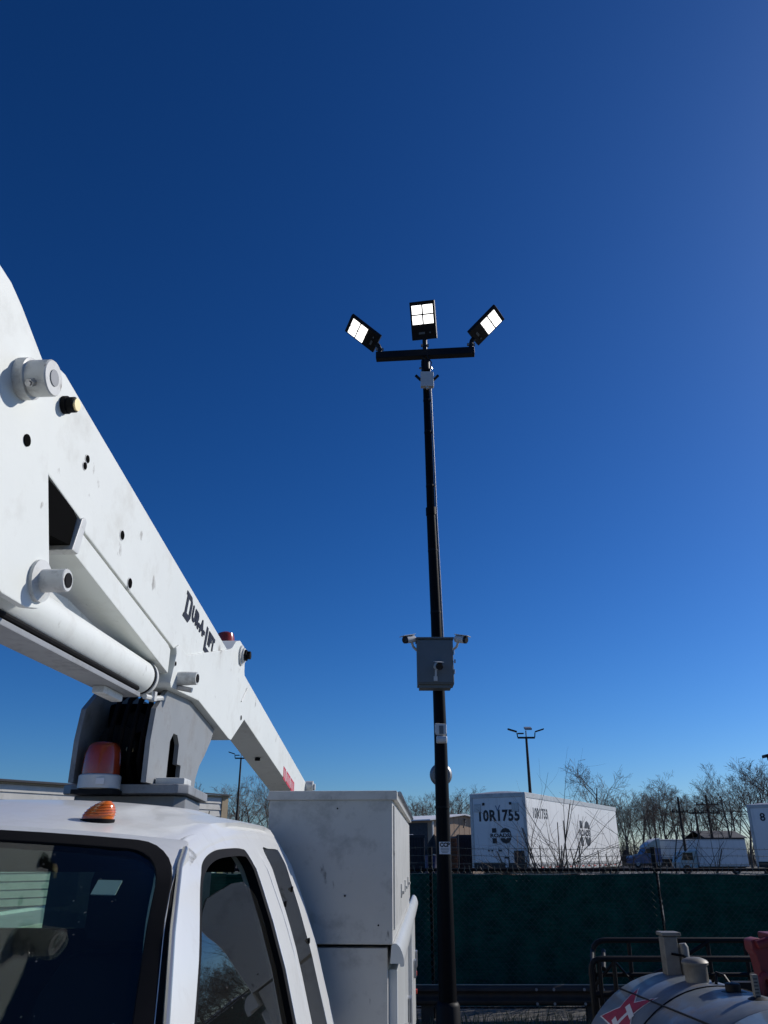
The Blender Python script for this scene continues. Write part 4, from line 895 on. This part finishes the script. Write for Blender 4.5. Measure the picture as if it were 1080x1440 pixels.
# ================================================================== BACKGROUND: TRAILERS
def trailer(name, label, loc, rz, Wd, L, zb, zt, big=False):
    r = empty(name, (loc[0], loc[1], 0), rz, label, 'trailer')
    m_ = lambda: MB()
    # local: nose end at y=0, x from -Wd to 0, runs along +y; panels with seams
    b = m_().box((-Wd+.03, .03, zb+.18), (-.03, L-.03, zt-.06)).build('body', 'trailer_white', r, bevel=.03)
    n = max(3, int(L/1.22)) if big else max(3, int(L/2.4))
    for k in range(n):
        y0, y1 = .12+(L-.24)*k/n, .12+(L-.24)*(k+1)/n
        for x0, x1 in ((-.032, -.020), (-Wd+.020, -Wd+.032)):
            m_().box((x0, y0+.006, zb+.30), (x1, y1-.006, zt-.22)).build('side_panel', 'trailer_white', r)
    for k in range(3):
        x0, x1 = -Wd+.16+(Wd-.32)*k/3, -Wd+.16+(Wd-.32)*(k+1)/3
        m_().box((x0+.004, .018, zb+.30), (x1-.004, .032, zt-.22)).build('nose_panel', 'trailer_white', r)
    for x in (-Wd, -.14): m_().box((x, .0, zb+.05), (x+.14, .14, zt-.02)).build('corner_post', 'trailer_rail', r, bevel=.04)
    for x in (-.04, -Wd): m_().box((x, .1, zt-.22), (x+.04, L, zt-.02)).build('top_rail', 'trailer_rail', r, bevel=.008)
    for x in (-.045, -Wd-.002): m_().box((x, .1, zb), (x+.047, L, zb+.30)).build('bottom_rail', 'trailer_rail', r, bevel=.008)
    m_().box((-Wd+.1, -.002, zt-.20), (-.1, .05, zt-.03)).build('nose_header', 'trailer_rail', r, bevel=.02)
    m_().box((-Wd+.1, -.004, zb+.02), (-.1, .05, zb+.28)).build('nose_sill', 'trailer_dark', r, bevel=.01)
    rows = [[Vector((x, y, zt-.03+.09*(1-((x+Wd/2)/(Wd/2))**2)*(0 if y < .05 else 1))) for x in [-Wd+.02+(Wd-.04)*i/8 for i in range(9)]] for y in (.02, .25, .6, L*.5, L)]
    m_().slab(rows, (0, 0, -.03)).build('roof', 'trailer_rail', r)
    m_().box((-Wd+.3, .5, zb-.22), (-Wd+.42, L, zb-.002)).box((-.42, .5, zb-.22), (-.3, L, zb-.002)).build('chassis_beam', 'trailer_dark', r)
    for x in (-Wd+.45, -.45):
        m_().box((x-.06, 2.6, .05), (x+.06, 2.72, zb-.2)).box((x-.14, 2.55, 0), (x+.14, 2.77, .05)).build('landing_leg', 'trailer_dark', r)
    for y in (L-1.3, L-2.6):
        for x in (-Wd+.05, -.35):
            t_ = m_().lathe((x, y, .52), [(.28,0),(.49,.01),(.52,.05),(.52,.25),(.49,.29),(.28,.30)], 20, (1, 0, 0)).build('wheel', 'tyre', r)
            m_().lathe((x+.02, y, .52), [(.28,0),(.28,.25),(.1,.27),(0,.27)], 14, (1, 0, 0)).build('rim', 'trailer_rail', t_)
    if big:
        k = 0; y = .4
        while y < L-.4:
            m_().box((-.002, y, zb+.08), (.004, y+.28, zb+.13)).build('reflective_tape', 'tape_red' if k % 2 == 0 else 'decal_white', r); y += .45; k += 1
    return r
AZ = R(30.7); NT = Vector((5.76, 33.4, 0)); tW, tL = 2.50, 13.6; ZB, ZT = 1.22, 4.17
t1 = trailer('semi_trailer', 'white semi trailer with black lettering parked behind the fence, nose toward us', NT, -AZ, tW, tL, ZB, ZT, True)
fr_n = lambda x, z: frame((x, .0165, z), (1, 0, 0), (0, 0, 1))       # on the nose: reads left to right along +x
fr_s = lambda y, z: frame((-.0185, y, z), (0, 1, 0), (0, 0, 1))      # on the side: reads along +y
text_obj('10R1755', .58, fr_n(-tW/2+.02, 3.08), 'letter_black', 'lettering', t1, bold=.022, align='CENTER', sx=.86, spacing=1.06)
text_obj('10R1755', .54, fr_s(.75, 3.20), 'letter_black', 'lettering', t1, bold=.02, sx=.9, spacing=1.06)
def logo(fr, c, z, s):
    o = text_obj('10', s, fr(c, z), 'letter_black', 'logo', t1, bold=s*.06, align='CENTER', sx=1.25, spacing=1.1)
    # white gap where the word runs through
    nn = fr(c, z)
    def slabq(w0, z0, z1, d0, d1):
        mb = MB(); P = [nn @ Vector((x, y, d)) for d in (d0, d1) for x, y in ((-w0, z0), (w0, z0), (w0, z1), (-w0, z1))]
        return mb.add(P, [(0,3,2,1),(4,5,6,7),(0,1,5,4),(1,2,6,5),(2,3,7,6),(3,0,4,7)])
    slabq(s*.62, s*.22, s*.50, .0015, .003).build('logo_band', 'trailer_white', o)
    text_obj('ROADS', s*.27, nn @ Matrix.Translation((0, s*.265, .0045)), 'letter_black', 'lettering', o, bold=s*.012, align='CENTER', sx=1.35)
logo(fr_n, -tW/2+.05, 2.26, .72)
logo(fr_s, 7.6, 2.25, 1.38)
V_ = [(-.10, 3.66), (-.06, 3.66), (0, 3.50), (.09, 3.68), (.13, 3.68), (.02, 3.44), (-.02, 3.44)]
MB().prism_y([(-tW/2+x, z) for x, z in V_], .008, .0165).build('badge', 'blue_paint', t1, smooth=False)
for x0 in (-2.30, -.62): MB().box((x0, -.01, 3.42), (x0+.30, .017, 3.74)).build('vent_plate', 'trailer_rail', t1, bevel=.01)
for x in (-1.92, -.72): MB().box((x, -.02, 3.68), (x+.10, .017, 3.78)).build('marker_lamp', 'trailer_dark', t1, bevel=.01)
MB().box((-1.05, -.012, 1.30), (-.86, .017, 1.72)).build('document_holder', 'trailer_dark', t1, bevel=.01)
MB().box((-1.02, -.016, 1.34), (-.89, -.012, 1.66)).build('document_sheet', 'decal_white', t1)
MB().box((-.62, -.05, 1.30), (-.20, .017, 1.95)).build('connector_panel', 'trailer_dark', t1, bevel=.02)
for x in (-1.75, -1.6, -1.3, -1.22): MB().box((x, -.01, 1.92), (x+.06, .017, 1.98)).build('fitting', 'trailer_dark', t1)

P2 = px_world(1062, 1140, 41)
t2 = trailer('semi_trailer', 'white semi trailer cut off at the right edge, numeral near its top corner', (P2.x+1.95, P2.y-1.1), R(-25.5), 2.6, 12, 1.2, 4.1)
text_obj('8', .50, frame((-2.60+.52, .0165, 3.32), (1, 0, 0), (0, 0, 1)), 'letter_black', 'lettering', t2, bold=.012)
t3p = px_world(1000, 1200, 118)
t3 = trailer('semi_trailer', 'white semi trailer hitched behind the blue tractor, far across the lot', (px_world(930, 1200, 118).x, 118+2.6), R(-90)+R(4), 2.6, 8.0, 1.1, 3.68)
# the far blue tractor unit with a sloped fairing, seen from its side and pointing left
bt = empty('semi_tractor', (px_world(915, 1200, 118).x, 119, 0), R(3), 'blue semi tractor with a pale sloped roof fairing in the far lot', 'truck')
MB().prism_y([(-2.9,.55),(-2.9,1.35),(-2.55,1.55),(-1.2,1.75),(-.75,2.5),(1.4,2.5),(1.4,.55)], -1.2, 1.2).build('cab', 'blue_paint', bt, bevel=.06)
MB().prism_y([(-.80,2.52),(-.2,3.05),(.5,3.45),(1.4,3.72),(1.42,3.60),(1.42,2.52)], -1.15, 1.15).build('roof_fairing', 'pale_green', bt, bevel=.05)
MB().prism_y([(-.85,2.60),(-.2,3.16),(.5,3.55),(1.45,3.82),(1.45,3.74),(.5,3.46),(-.2,3.06)], -1.18, 1.18).build('fairing_edge', 'trailer_white', bt)
MB().prism_y([(-1.02,1.85),(-.70,2.42),(.1,2.42),(.1,1.85)], -1.215, -1.18).build('side_window', 'lens_dark', bt)
for x in (-2.1, .9):
    t_ = MB().lathe((x, -1.2, .5), [(.28,0),(.5,.02),(.5,.26),(.28,.28)], 20, (0, 1, 0)).build('wheel', 'tyre', bt)
    MB().lathe((x, -1.22, .5), [(.26,0),(.26,.03),(.08,.05)], 14, (0, -1, 0)).build('rim', 'trailer_rail', t_)
MB().cyl((1.0, -1.0, 2.5), (1.0, -1.0, 3.9), .08, 10).build('exhaust_stack', 'steel', bt)
# box truck
bx_ = px_world(974, 1200, 82)
bt2 = empty('box_truck', (bx_.x, 82, 0), R(2), 'pale box truck with a small cab parked side-on in the far lot', 'truck')
MB().box((.05, -1.2, .75), (4.85, 1.2, 3.08)).build('cargo_box', 'trailer_white', bt2, bevel=.04)
MB().box((.02, -1.22, .70), (4.88, 1.22, .82)).box((.02, -1.215, 3.0), (4.88, 1.215, 3.1)).build('box_rail', 'trailer_rail', bt2)
for k in range(5): MB().box((.12+.95*k, -1.212, .84), (.12+.95*k+.91, -1.2, 2.98)).build('side_panel', 'trailer_white', bt2)
MB().prism_y([(-1.75,.5),(-1.8,1.05),(-1.72,1.2),(-1.38,2.0),(-.05,2.08),(-.05,.5)], -1.05, 1.05).build('cab', 'pale_green', bt2, bevel=.06)
MB().prism_y([(-1.60,1.25),(-1.33,1.90),(-.45,1.92),(-.45,1.25)], -1.06, -1.045).build('side_window', 'lens_dark', bt2)
MB().box((-.04, -1.0, .5), (.04, 1.0, .75)).box((.0, -.5, .45), (4.8, .5, .7)).build('chassis', 'trailer_dark', bt2)
for x in (-1.15, 3.6):
    t_ = MB().lathe((x, -1.1, .42), [(.22,0),(.42,.02),(.42,.24),(.22,.26)], 18, (0, 1, 0)).build('wheel', 'tyre', bt2)
    MB().lathe((x, -1.12, .42), [(.2,0),(.2,.03),(.08,.05)], 12, (0, -1, 0)).build('rim', 'trailer_rail', t_)
MB().tube([(.1, -1.35, 1.2), (.1, -1.35, 2.75)], .03, 8).build('mirror_arm', 'trailer_rail', bt2)

# ================================================================== BACKGROUND: BUILDINGS AND YARD CLUTTER
# white sided shed at the left
c1 = px_world(315, 1200, 38.0); c0 = px_world(-160, 1200, 27.5)
sdir = Vector((c1.x-c0.x, c1.y-c0.y, 0)); sl = sdir.length; srz = math.atan2(sdir.y, sdir.x)
shed = empty('metal_shed', (c0.x, c0.y, 0), srz, 'long shed with weathered white horizontal siding behind the truck', 'building')
H = 4.34
MB().box((0, .06, 0), (sl-.02, 5, H-.05)).build('wall', 'siding_white', shed)
n = 15
for k in range(n):
    z0 = .1+(H-.24)*k/n; z1 = .1+(H-.24)*(k+1)/n
    MB().prism_x([(.055,z0),(.0,z0+.01),(.035,z1-.004),(.055,z1-.004)], 0, sl-.35).build('siding_board', 'siding_white', shed, smooth=False)
MB().box((sl-.34, -.02, 0), (sl, .10, H-.02)).build('corner_trim', 'trim_tan', shed)
MB().box((-.2, -.06, H-.13), (sl+.05, .12, H-.062)).build('eave_board', 'trim_tan', shed)
MB().prism_x([(-.16,H-.06),(-.16,H),(2.6,H+.25),(5.2,H),(5.2,H-.06),(2.6,H+.18)], -.3, sl+.10).build('roof', 'roof_dark', shed)
MB().cyl((sl-1.15, -.05, 2.6), (sl-1.05, -.05, 3.6), .02, 8).build('downpipe', 'trailer_dark', shed)
# tan workshop
bd = empty('workshop_building', px_world(609, 1200, 60).xy.to_3d(), R(42), 'tan metal workshop with a pale low-pitched roof beyond the fence', 'building')
MB().prism_y([(0,0),(0,4.05),(3.2,4.45),(9,3.7),(9,0)], 0, 14).build('wall', 'tan_wall', bd)
MB().box((-.03, .5, 0), (.0, 13.8, 3.9)).build('bay_shade', 'bay_dark', bd)  # dark sheet over the side wall: open bay and wall shade as one colour
for k in range(20): MB().box((.06+.44*k, -.03, .05), (.06+.44*k+.41, .002, 2.95)).build('wall_panel', 'tan_wall', bd)
for k in range(16):
    x0 = .06+.55*k; zt = min(interp(x0, [(0,3.98),(3.2,4.38),(9,3.62)]), interp(x0+.5, [(0,3.98),(3.2,4.38),(9,3.62)]))
    MB().box((x0, -.03, 3.0), (x0+.515, .002, zt)).build('wall_panel', 'tan_wall', bd)
MB().prism_y([(-.5,4.02),(-.5,4.10),(3.2,4.56),(3.2,4.47)], -.3, 14.2).build('roof_slope', 'roof_white', bd)
MB().prism_y([(3.205,4.47),(3.205,4.56),(9.4,3.76),(9.4,3.66)], -.3, 14.2).build('roof_slope', 'roof_white', bd)
MB().box((-.10, -.12, 0), (.04, -.035, 4.0)).build('downpipe', 'siding_white', bd)
MB().tube([(3.4, -.06, 4.2), (3.2, -.3, 3.9), (2.9, -.35, 3.6)], .05, 6).build('flue_bracket', 'bay_dark', bd)
# dark roll-off containers and clutter in front of the workshop
def container(px0, px1, ytop, Y, label, ribs=6):
    a, b = px_world(px0, 1200, Y), px_world(px1, 1200, Y); zt = px_world((px0+px1)/2, ytop, Y).z; wd = b.x-a.x
    r = empty('roll_off_container', (a.x, Y, 0), 0, label, 'container', 'dark containers by the workshop')
    MB().box((0, 0, .15), (wd, 4.5, zt)).build('shell', 'container_black', r, bevel=.03)
    for k in range(ribs): MB().box((wd*(k+.3)/ribs, -.06, .2), (wd*(k+.3)/ribs+.08, .0, zt-.05)).build('rib', 'container_black', r)
    MB().box((-.05, -.08, zt-.12), (wd+.05, .04, zt+.04)).build('rim', 'container_black', r, bevel=.01)
    MB().box((-.02, -.07, 1.3), (wd+.02, .0, 1.42)).build('cross_rail', 'container_black', r)
    for x in (.2, wd-.3): MB().cyl((x, -.05, .1), (x+.12, -.05, .1), .1, 12).build('roller', 'steel', r)
    return r
container(574, 597, 1175, 46, 'tall black container nearest the service truck, left of the light pole')
container(644, 664, 1175, 44, 'tall black container between the light pole and the lettered trailer')
sg = px_world(577, 1172, 46)
lm = empty('roof_lamp', (sg.x-.1, 46.3, sg.z-.2), 0, 'small white lamp housing on top of the left black container', 'lamp')
MB().box((0, 0, 0), (.28, .3, .16)).build('housing', 'roof_white', lm, bevel=.03); MB().cyl((.14, .15, -.08), (.14, .15, 0), .04, 8).build('stem', 'galvanised', lm)
# heap of spoil
c = px_world(611, 1200, 52); hp = MB(); rnd = random.Random(5); rows = []
for k in range(8):
    t = k/7; rows.append([Vector((c.x+(2.0*(1-t))*math.cos(a)*(1+rnd.uniform(-.12, .12)), 52+(1.6*(1-t))*math.sin(a), 2.95*t+rnd.uniform(-.06, .06))) for a in [2*math.pi*j/18 for j in range(18)]]); rows[-1].append(rows[-1][0])
tag(hp.grid(rows).build('spoil_heap', 'earth_pile', weld=True), 'dark conical heap of spoil beside the light pole', 'heap')
# stacked timber and barrel
c = px_world(637, 1200, 43)
ts = empty('timber_stack', (c.x, 43, 0), 0, 'stack of rusty brown timbers right of the light pole', 'stack')
for k in range(13): MB().box((-.17+.01*(k % 3), -.5, .1+.19*k), (.17+.012*(k % 2), .5, .1+.19*k+.17)).build('timber', 'rust_brown', ts, bevel=.01)
for x in (-.26, .24): MB().box((x, -.56, 0), (x+.035, -.5, 2.75)).build('stake', 'trim_tan', ts)
c = px_world(607, 1206, 40)
bl = empty('barrel', (c.x, 40, 0), 0, 'dark blue barrel standing left of the light pole', 'barrel')
MB().lathe((0, 0, 0), [(.30,0),(.32,.03),(.32,.55),(.34,.58),(.32,.61),(.32,1.1),(.34,1.13),(.32,1.16),(.32,1.75),(.29,1.78)], 20).build('drum', 'barrel_blue', bl); MB().cyl((.12, 0, 1.78), (.12, 0, 1.82), .05, 8).build('bung', 'steel', bl)
# low dark shed at far right
c = px_world(1026, 1200, 125); fs = empty('far_shed', (c.x, 125, 0), 0, 'long low shed with dark roof behind the far trucks', 'building')
MB().box((-3.2, 0, 0), (2.6, 8, 4.1)).build('wall', 'bay_dark', fs); MB().prism_x([(-.4,4.0),(4,5.05),(8.4,4.0),(8.4,3.9),(4,4.9),(-.4,3.9)], -3.5, 2.9).build('roof', 'roof_dark', fs)

# ================================================================== YARD LIGHTS AND UTILITY POLES
def yard_light(px, ytop, Y, label, full=True):
    b = px_world(px, 1200, Y); tp = px_world(px, ytop, Y); hgt = tp.z
    xb = tp.x
    r = empty('yard_light', (xb, Y, 0), 0, label, 'light pole', 'yard lights')
    MB().tube([(0, 0, 0), (0, 0, hgt*.5), (0, 0, hgt)], [.11, .09, .06], 10).build('shaft', 'wood_pole', r)
    MB().box((-.45, -.04, hgt-.06), (.45, .04, hgt+.03)).build('cross_arm', 'lamp_black', r)
    for s in (-1, 1):
        MB().tube([(s*.45, 0, hgt), (s*.48, 0, hgt+.24)], .03, 6).build('arm_riser', 'lamp_black', r)
        MB().obox((s*.72, 0, hgt+.36), (.46, 0, s*.14), (0, .24, 0), (0, 0, .06)).build('lamp_head', 'lamp_black', r)
    MB().tube([(0, 0, hgt), (0, 0, hgt+.35)], .035, 6).obox((.10, -.1, hgt+.45), (.36, 0, 0), (0, .36, .12), (0, 0, .10)).build('lamp_head', 'galvanised', r)
    MB().obox((-.28, 0, hgt+.2), (.30, 0, 0), (0, .2, 0), (0, 0, .05)).build('lamp_head', 'lamp_black', r)
    return r
yard_light(740, 1037, 42, 'distant yard light on a dark pole above the lettered trailer')
yard_light(339, 1066, 60, 'distant yard light seen under the lift boom')
lp = px_world(1088, 1062, 26)
r = empty('yard_light', (lp.x+.6, 26, 0), 0, 'yard light whose lamp head just enters the right edge', 'light pole', 'yard lights')
MB().tube([(0, 0, 0), (0, 0, lp.z+.1)], [.11, .07], 12).build('shaft', 'wood_pole', r)
MB().obox((-.62, 0, lp.z+.02), (.62, 0, .12), (0, .3, 0), (0, 0, .1)).build('lamp_head', 'lamp_black', r, bevel=.02)
MB().tube([(0, 0, lp.z+.05), (-.35, 0, lp.z-.0)], .03, 8).cyl((-.78, 0, lp.z-.04), (-.78, 0, lp.z-.16), .05, 10).build('lamp_arm', 'lamp_black', r)
def utility(px, ytop, Y, label, arms):
    tp = px_world(px, ytop, Y); r = empty('utility_pole', (tp.x, Y, 0), 0, label, 'utility pole', 'utility poles')
    MB().tube([(.0, 0, 0), (0, 0, tp.z)], [.20, .14], 10).build('shaft', 'wood_pole', r)
    for dz, hw in arms:
        MB().box((-hw, -.18, tp.z-dz-.08), (hw, -.06, tp.z-dz+.08)).build('cross_arm', 'wood_pole', r)
        for x in (-hw+.1, -hw*.4, hw*.4, hw-.1): MB().cyl((x, -.12, tp.z-dz+.08), (x, -.12, tp.z-dz+.3), .07, 6).build('insulator', 'lamp_black', r)
    return tp
pa = utility(953, 1121, 112, 'leftmost far utility pole among the bare trees', [(1.9, 1.1)])
pb = utility(977, 1136, 125, 'middle far utility pole among the bare trees', [(.8, 1.0)])
pc = utility(992, 1118, 108, 'rightmost far utility pole with double cross arm', [(1.2, 1.5), (2.2, 1.5)])
for k, (u, v) in enumerate((((pa.x, 112, pa.z-1.6), (pc.x+30, 100, pc.z-.6)), ((pa.x, 112, pa.z-1.9), (pc.x+30, 100, pc.z-1.0)))):
    u, v = Vector(u), Vector(v)
    tag(MB().tube([lerp(u, v, t/12)-Vector((0, 0, 1.6*math.sin(math.pi*t/12)*.6)) for t in range(13)], .03, 4).build('power_line', 'lamp_black'), ('upper' if k == 0 else 'lower')+' thin power line running off the far utility poles', 'power line', 'power lines')

# ================================================================== TREES
def grow(seed, Hh, spread=1., fork=.35, thin=1.):
    """bare tree: trunk, limbs, branches, twigs; later levels are ever finer tubes"""
    rnd = random.Random(seed); tr_, cr = MB(), MB()
    NC = {0: 7, 1: 6, 2: 5, 3: 4}
    def br(p, d, L, r, l):
        n = (6, 5, 4, 3, 2)[l]; pts = [p]; rad = [r]; dd = d.copy()
        for k in range(n):
            j = Vector((rnd.gauss(0, 1), rnd.gauss(0, 1), rnd.gauss(0, .7)))*(.06, .11, .15, .18, .2)[l]
            dd = (dd+j+Vector((0, 0, (.02, .045, .03, .02, .01)[l]))).normalized(); p = p+dd*(L/n); pts.append(p); rad.append(max(r*lerp(1, .35, (k+1)/n), .010*thin))
        (tr_ if l < 2 else cr).tube(pts, rad, (7, 5, 3, 3, 3)[l], l == 0)
        if l >= 4: return
        nc = NC[l]
        for c_ in range(nc):
            t = lerp(fork, .98, (c_+rnd.uniform(0, .9))/nc) if l == 0 else lerp(.22, 1., (c_+rnd.uniform(0, .9))/nc)
            k = min(n-1, int(t*n)); q = pts[k].lerp(pts[k+1], min(1, t*n-k)); rr = lerp(rad[k], rad[k+1], min(1, t*n-k))
            ang = (rnd.uniform(.55, .95) if l < 2 else rnd.uniform(.5, 1.0))*spread; base = (pts[k+1]-pts[k]).normalized(); x, y = basis(base); az = rnd.uniform(0, 6.283)
            nd = (base*math.cos(ang)+(x*math.cos(az)+y*math.sin(az))*math.sin(ang)).normalized()
            ll = L*(rnd.uniform(.50, .74)*(1.2-.62*t) if l == 0 else rnd.uniform(.40, .66)*(1.2-.5*t))
            br(q, nd, ll, max(rr*rnd.uniform(.45, .68), .011*thin), l+1)
    br(Vector((0, 0, -.1)), Vector((rnd.uniform(-.06, .06), rnd.uniform(-.06, .06), 1)).normalized(), Hh*.85, Hh*.016, 0)
    return tr_, cr
PROTO = []
for s_, sp, fk in ((1, .85, .30), (2, 1.0, .28), (3, .75, .22), (4, .95, .34), (8, .7, .25), (6, 1.0, .2)):
    a, b = grow(s_, 10, sp, fk)
    hh = max(v.z for v in b.v)
    ma = a.mesh('trunk', ang=60); ma.materials.append(MATS['bark']); mb_ = b.mesh('crown', smooth=False); mb_.materials.append(MATS['twig'])
    PROTO.append((ma, mb_, hh))
def tree(px, ytop, Y, k, label, grp, rz=0., sxy=1.):
    b = px_world(px, 1200, Y); H = EYE + (1200-ytop)/1183*Y
    ma, mb_, hh = PROTO[k]; s = H/hh
    r = empty('bare_tree', (b.x, Y, 0), rz, label, 'tree', grp); r.scale = (s*sxy, s*sxy, s)
    link('trunk', ma, r); link('crown', mb_, r); return r
rnd = random.Random(21)
tree(846, 1076, 72, 1, 'tallest bare tree with forked trunk just right of the lettered trailer', 'bare trees right of the trailer', .6)
tree(938, 1088, 132, 3, 'bare tree rising highest above the far box truck', 'bare trees right of the trailer', 2.1)
ORD = ['first', 'second', 'third', 'fourth', 'fifth', 'sixth', 'seventh', 'eighth', 'ninth', 'tenth', 'eleventh', 'twelfth', 'thirteenth', 'fourteenth', 'fifteenth', 'sixteenth', 'seventeenth']
def row(specs, phrase, grp, sxy):
    for n_, (px, yt, Y, k) in enumerate(sorted(specs)):
        tree(px, yt, Y, k, ORD[n_]+' bare tree from the left '+phrase, grp, rnd.uniform(0, 6.28), sxy)
row(((884, 1114, 128, 4), (905, 1106, 140, 2), (918, 1120, 130, 5), (955, 1100, 150, 0), (968, 1122, 134, 4), (985, 1110, 156, 2), (1002, 1116, 148, 1), (872, 1126, 126, 0), (925, 1110, 158, 1), (946, 1128, 131, 2), (894, 1128, 136, 3), (1016, 1102, 140, 4), (862, 1124, 138, 1), (878, 1118, 150, 2), (932, 1124, 140, 4), (975, 1120, 146, 3), (1010, 1124, 134, 0)), 'in the row behind the far trucks', 'bare trees behind the far trucks', 1.1)
row(((1030, 1078, 106, 0), (1055, 1080, 112, 2), (1074, 1070, 104, 4), (1096, 1072, 110, 1), (1040, 1096, 132, 5), (1064, 1092, 138, 3)), 'behind the trailer at the right edge', 'bare trees at the right edge', 1.05)
tree(352, 1090, 70, 3, 'widest bare tree seen through the gap under the lift boom', 'bare trees under the boom', 1.2, 1.2)
row(((322, 1094, 76, 0), (300, 1106, 84, 2), (372, 1104, 80, 4), (386, 1114, 90, 1), (338, 1118, 92, 5), (410, 1118, 95, 0)), 'among the lower ones under the boom', 'bare trees under the boom', 1.1)
row(((566, 1124, 96, 5), (580, 1120, 100, 2), (594, 1122, 90, 0), (605, 1116, 104, 4), (640, 1110, 98, 1), (652, 1116, 92, 3), (628, 1120, 110, 0), (660, 1122, 116, 4)), 'in the row behind the tan workshop', 'bare trees behind the workshop', 1.1)
# thicket of undergrowth below the far trees: one uncountable mass
th = MB(); rnd = random.Random(9)
for i in range(9000):
    Y = rnd.uniform(127, 165) if i % 2 else rnd.uniform(84, 165); px = rnd.uniform(-400, 1500) if i % 3 else rnd.uniform(250, 1100); x = (px-540)/1183*Y
    if px > 690 and Y < 127: continue
    h = rnd.uniform(1.2, 4.6)*(1 if Y > 100 else .8); p = Vector((x, Y, 0)); a, b = rnd.gauss(0, .28), rnd.gauss(0, .28)
    th.tube([p, p+Vector((a*h*.4, b*h*.4, h*.55)), p+Vector((a*h, b*h, h))], [.05, .035, .012], 3, False)
tag(th.build('undergrowth', 'thicket', smooth=False), 'grey-brown thicket of undergrowth below the far trees', 'undergrowth', kind='stuff')

# bare shrubs growing right behind the fence
def shrub(px, Y, seed, hs_, label, nst=9):
    b = px_world(px, 1222, Y); rnd = random.Random(seed)
    r = empty('bare_shrub', (b.x, Y, 0), 0, label, 'shrub', 'bare shrubs behind the fence')
    st, tw = MB(), MB()
    def br(p, d, L, rad, l):
        n = 5; pts = [p]; rr = [rad]
        for k in range(n):
            d = (d+Vector((rnd.gauss(0, .12), rnd.gauss(0, .12), rnd.gauss(0, .06)))).normalized(); p = p+d*(L/n); pts.append(p); rr.append(rad*lerp(1, .35, (k+1)/n))
        (st if l == 0 else tw).tube(pts, rr, 5 if l == 0 else 3, False)
        if l < 2:
            for c_ in range(5 if l == 0 else 4):
                k = rnd.randint(1, n-1); base = (pts[k+1]-pts[k]).normalized(); x, y = basis(base); az = rnd.uniform(0, 6.28); an = rnd.uniform(.4, 1.0)
                br(pts[k], (base*math.cos(an)+(x*math.cos(az)+y*math.sin(az))*math.sin(an)).normalized(), L*rnd.uniform(.35, .6), rr[k]*.6, l+1)
    for k in range(nst):
        a = rnd.uniform(0, 6.28); t = rnd.uniform(.1, .75)
        br(Vector((rnd.uniform(-.1, .1), rnd.uniform(-.1, .1), 0)), Vector((math.cos(a)*t, math.sin(a)*t*.5, 1)).normalized(), hs_*rnd.uniform(.65, 1.05), .021, 0)
    st.build('stems', 'twig_near', r, smooth=False); tw.build('twigs', 'twig_near', r, smooth=False)
shrub(768, 12.2, 4, 2.55, 'widest bare shrub spreading in front of the lettered trailer', 13)
shrub(800, 13.0, 7, 2.3, 'bare shrub with arching twigs before the trailer side', 10)
shrub(742, 12.6, 12, 2.1, 'low bare shrub before the trailer nose corner', 8)
shrub(925, 12.0, 15, 2.2, 'thin bare shrub in front of the far box truck', 6)
shrub(985, 12.4, 18, 2.0, 'small bare shrub near the cut-off trailer', 6)
shrub(860, 12.4, 25, 2.1, 'sparse bare shrub at the rear end of the lettered trailer', 7)
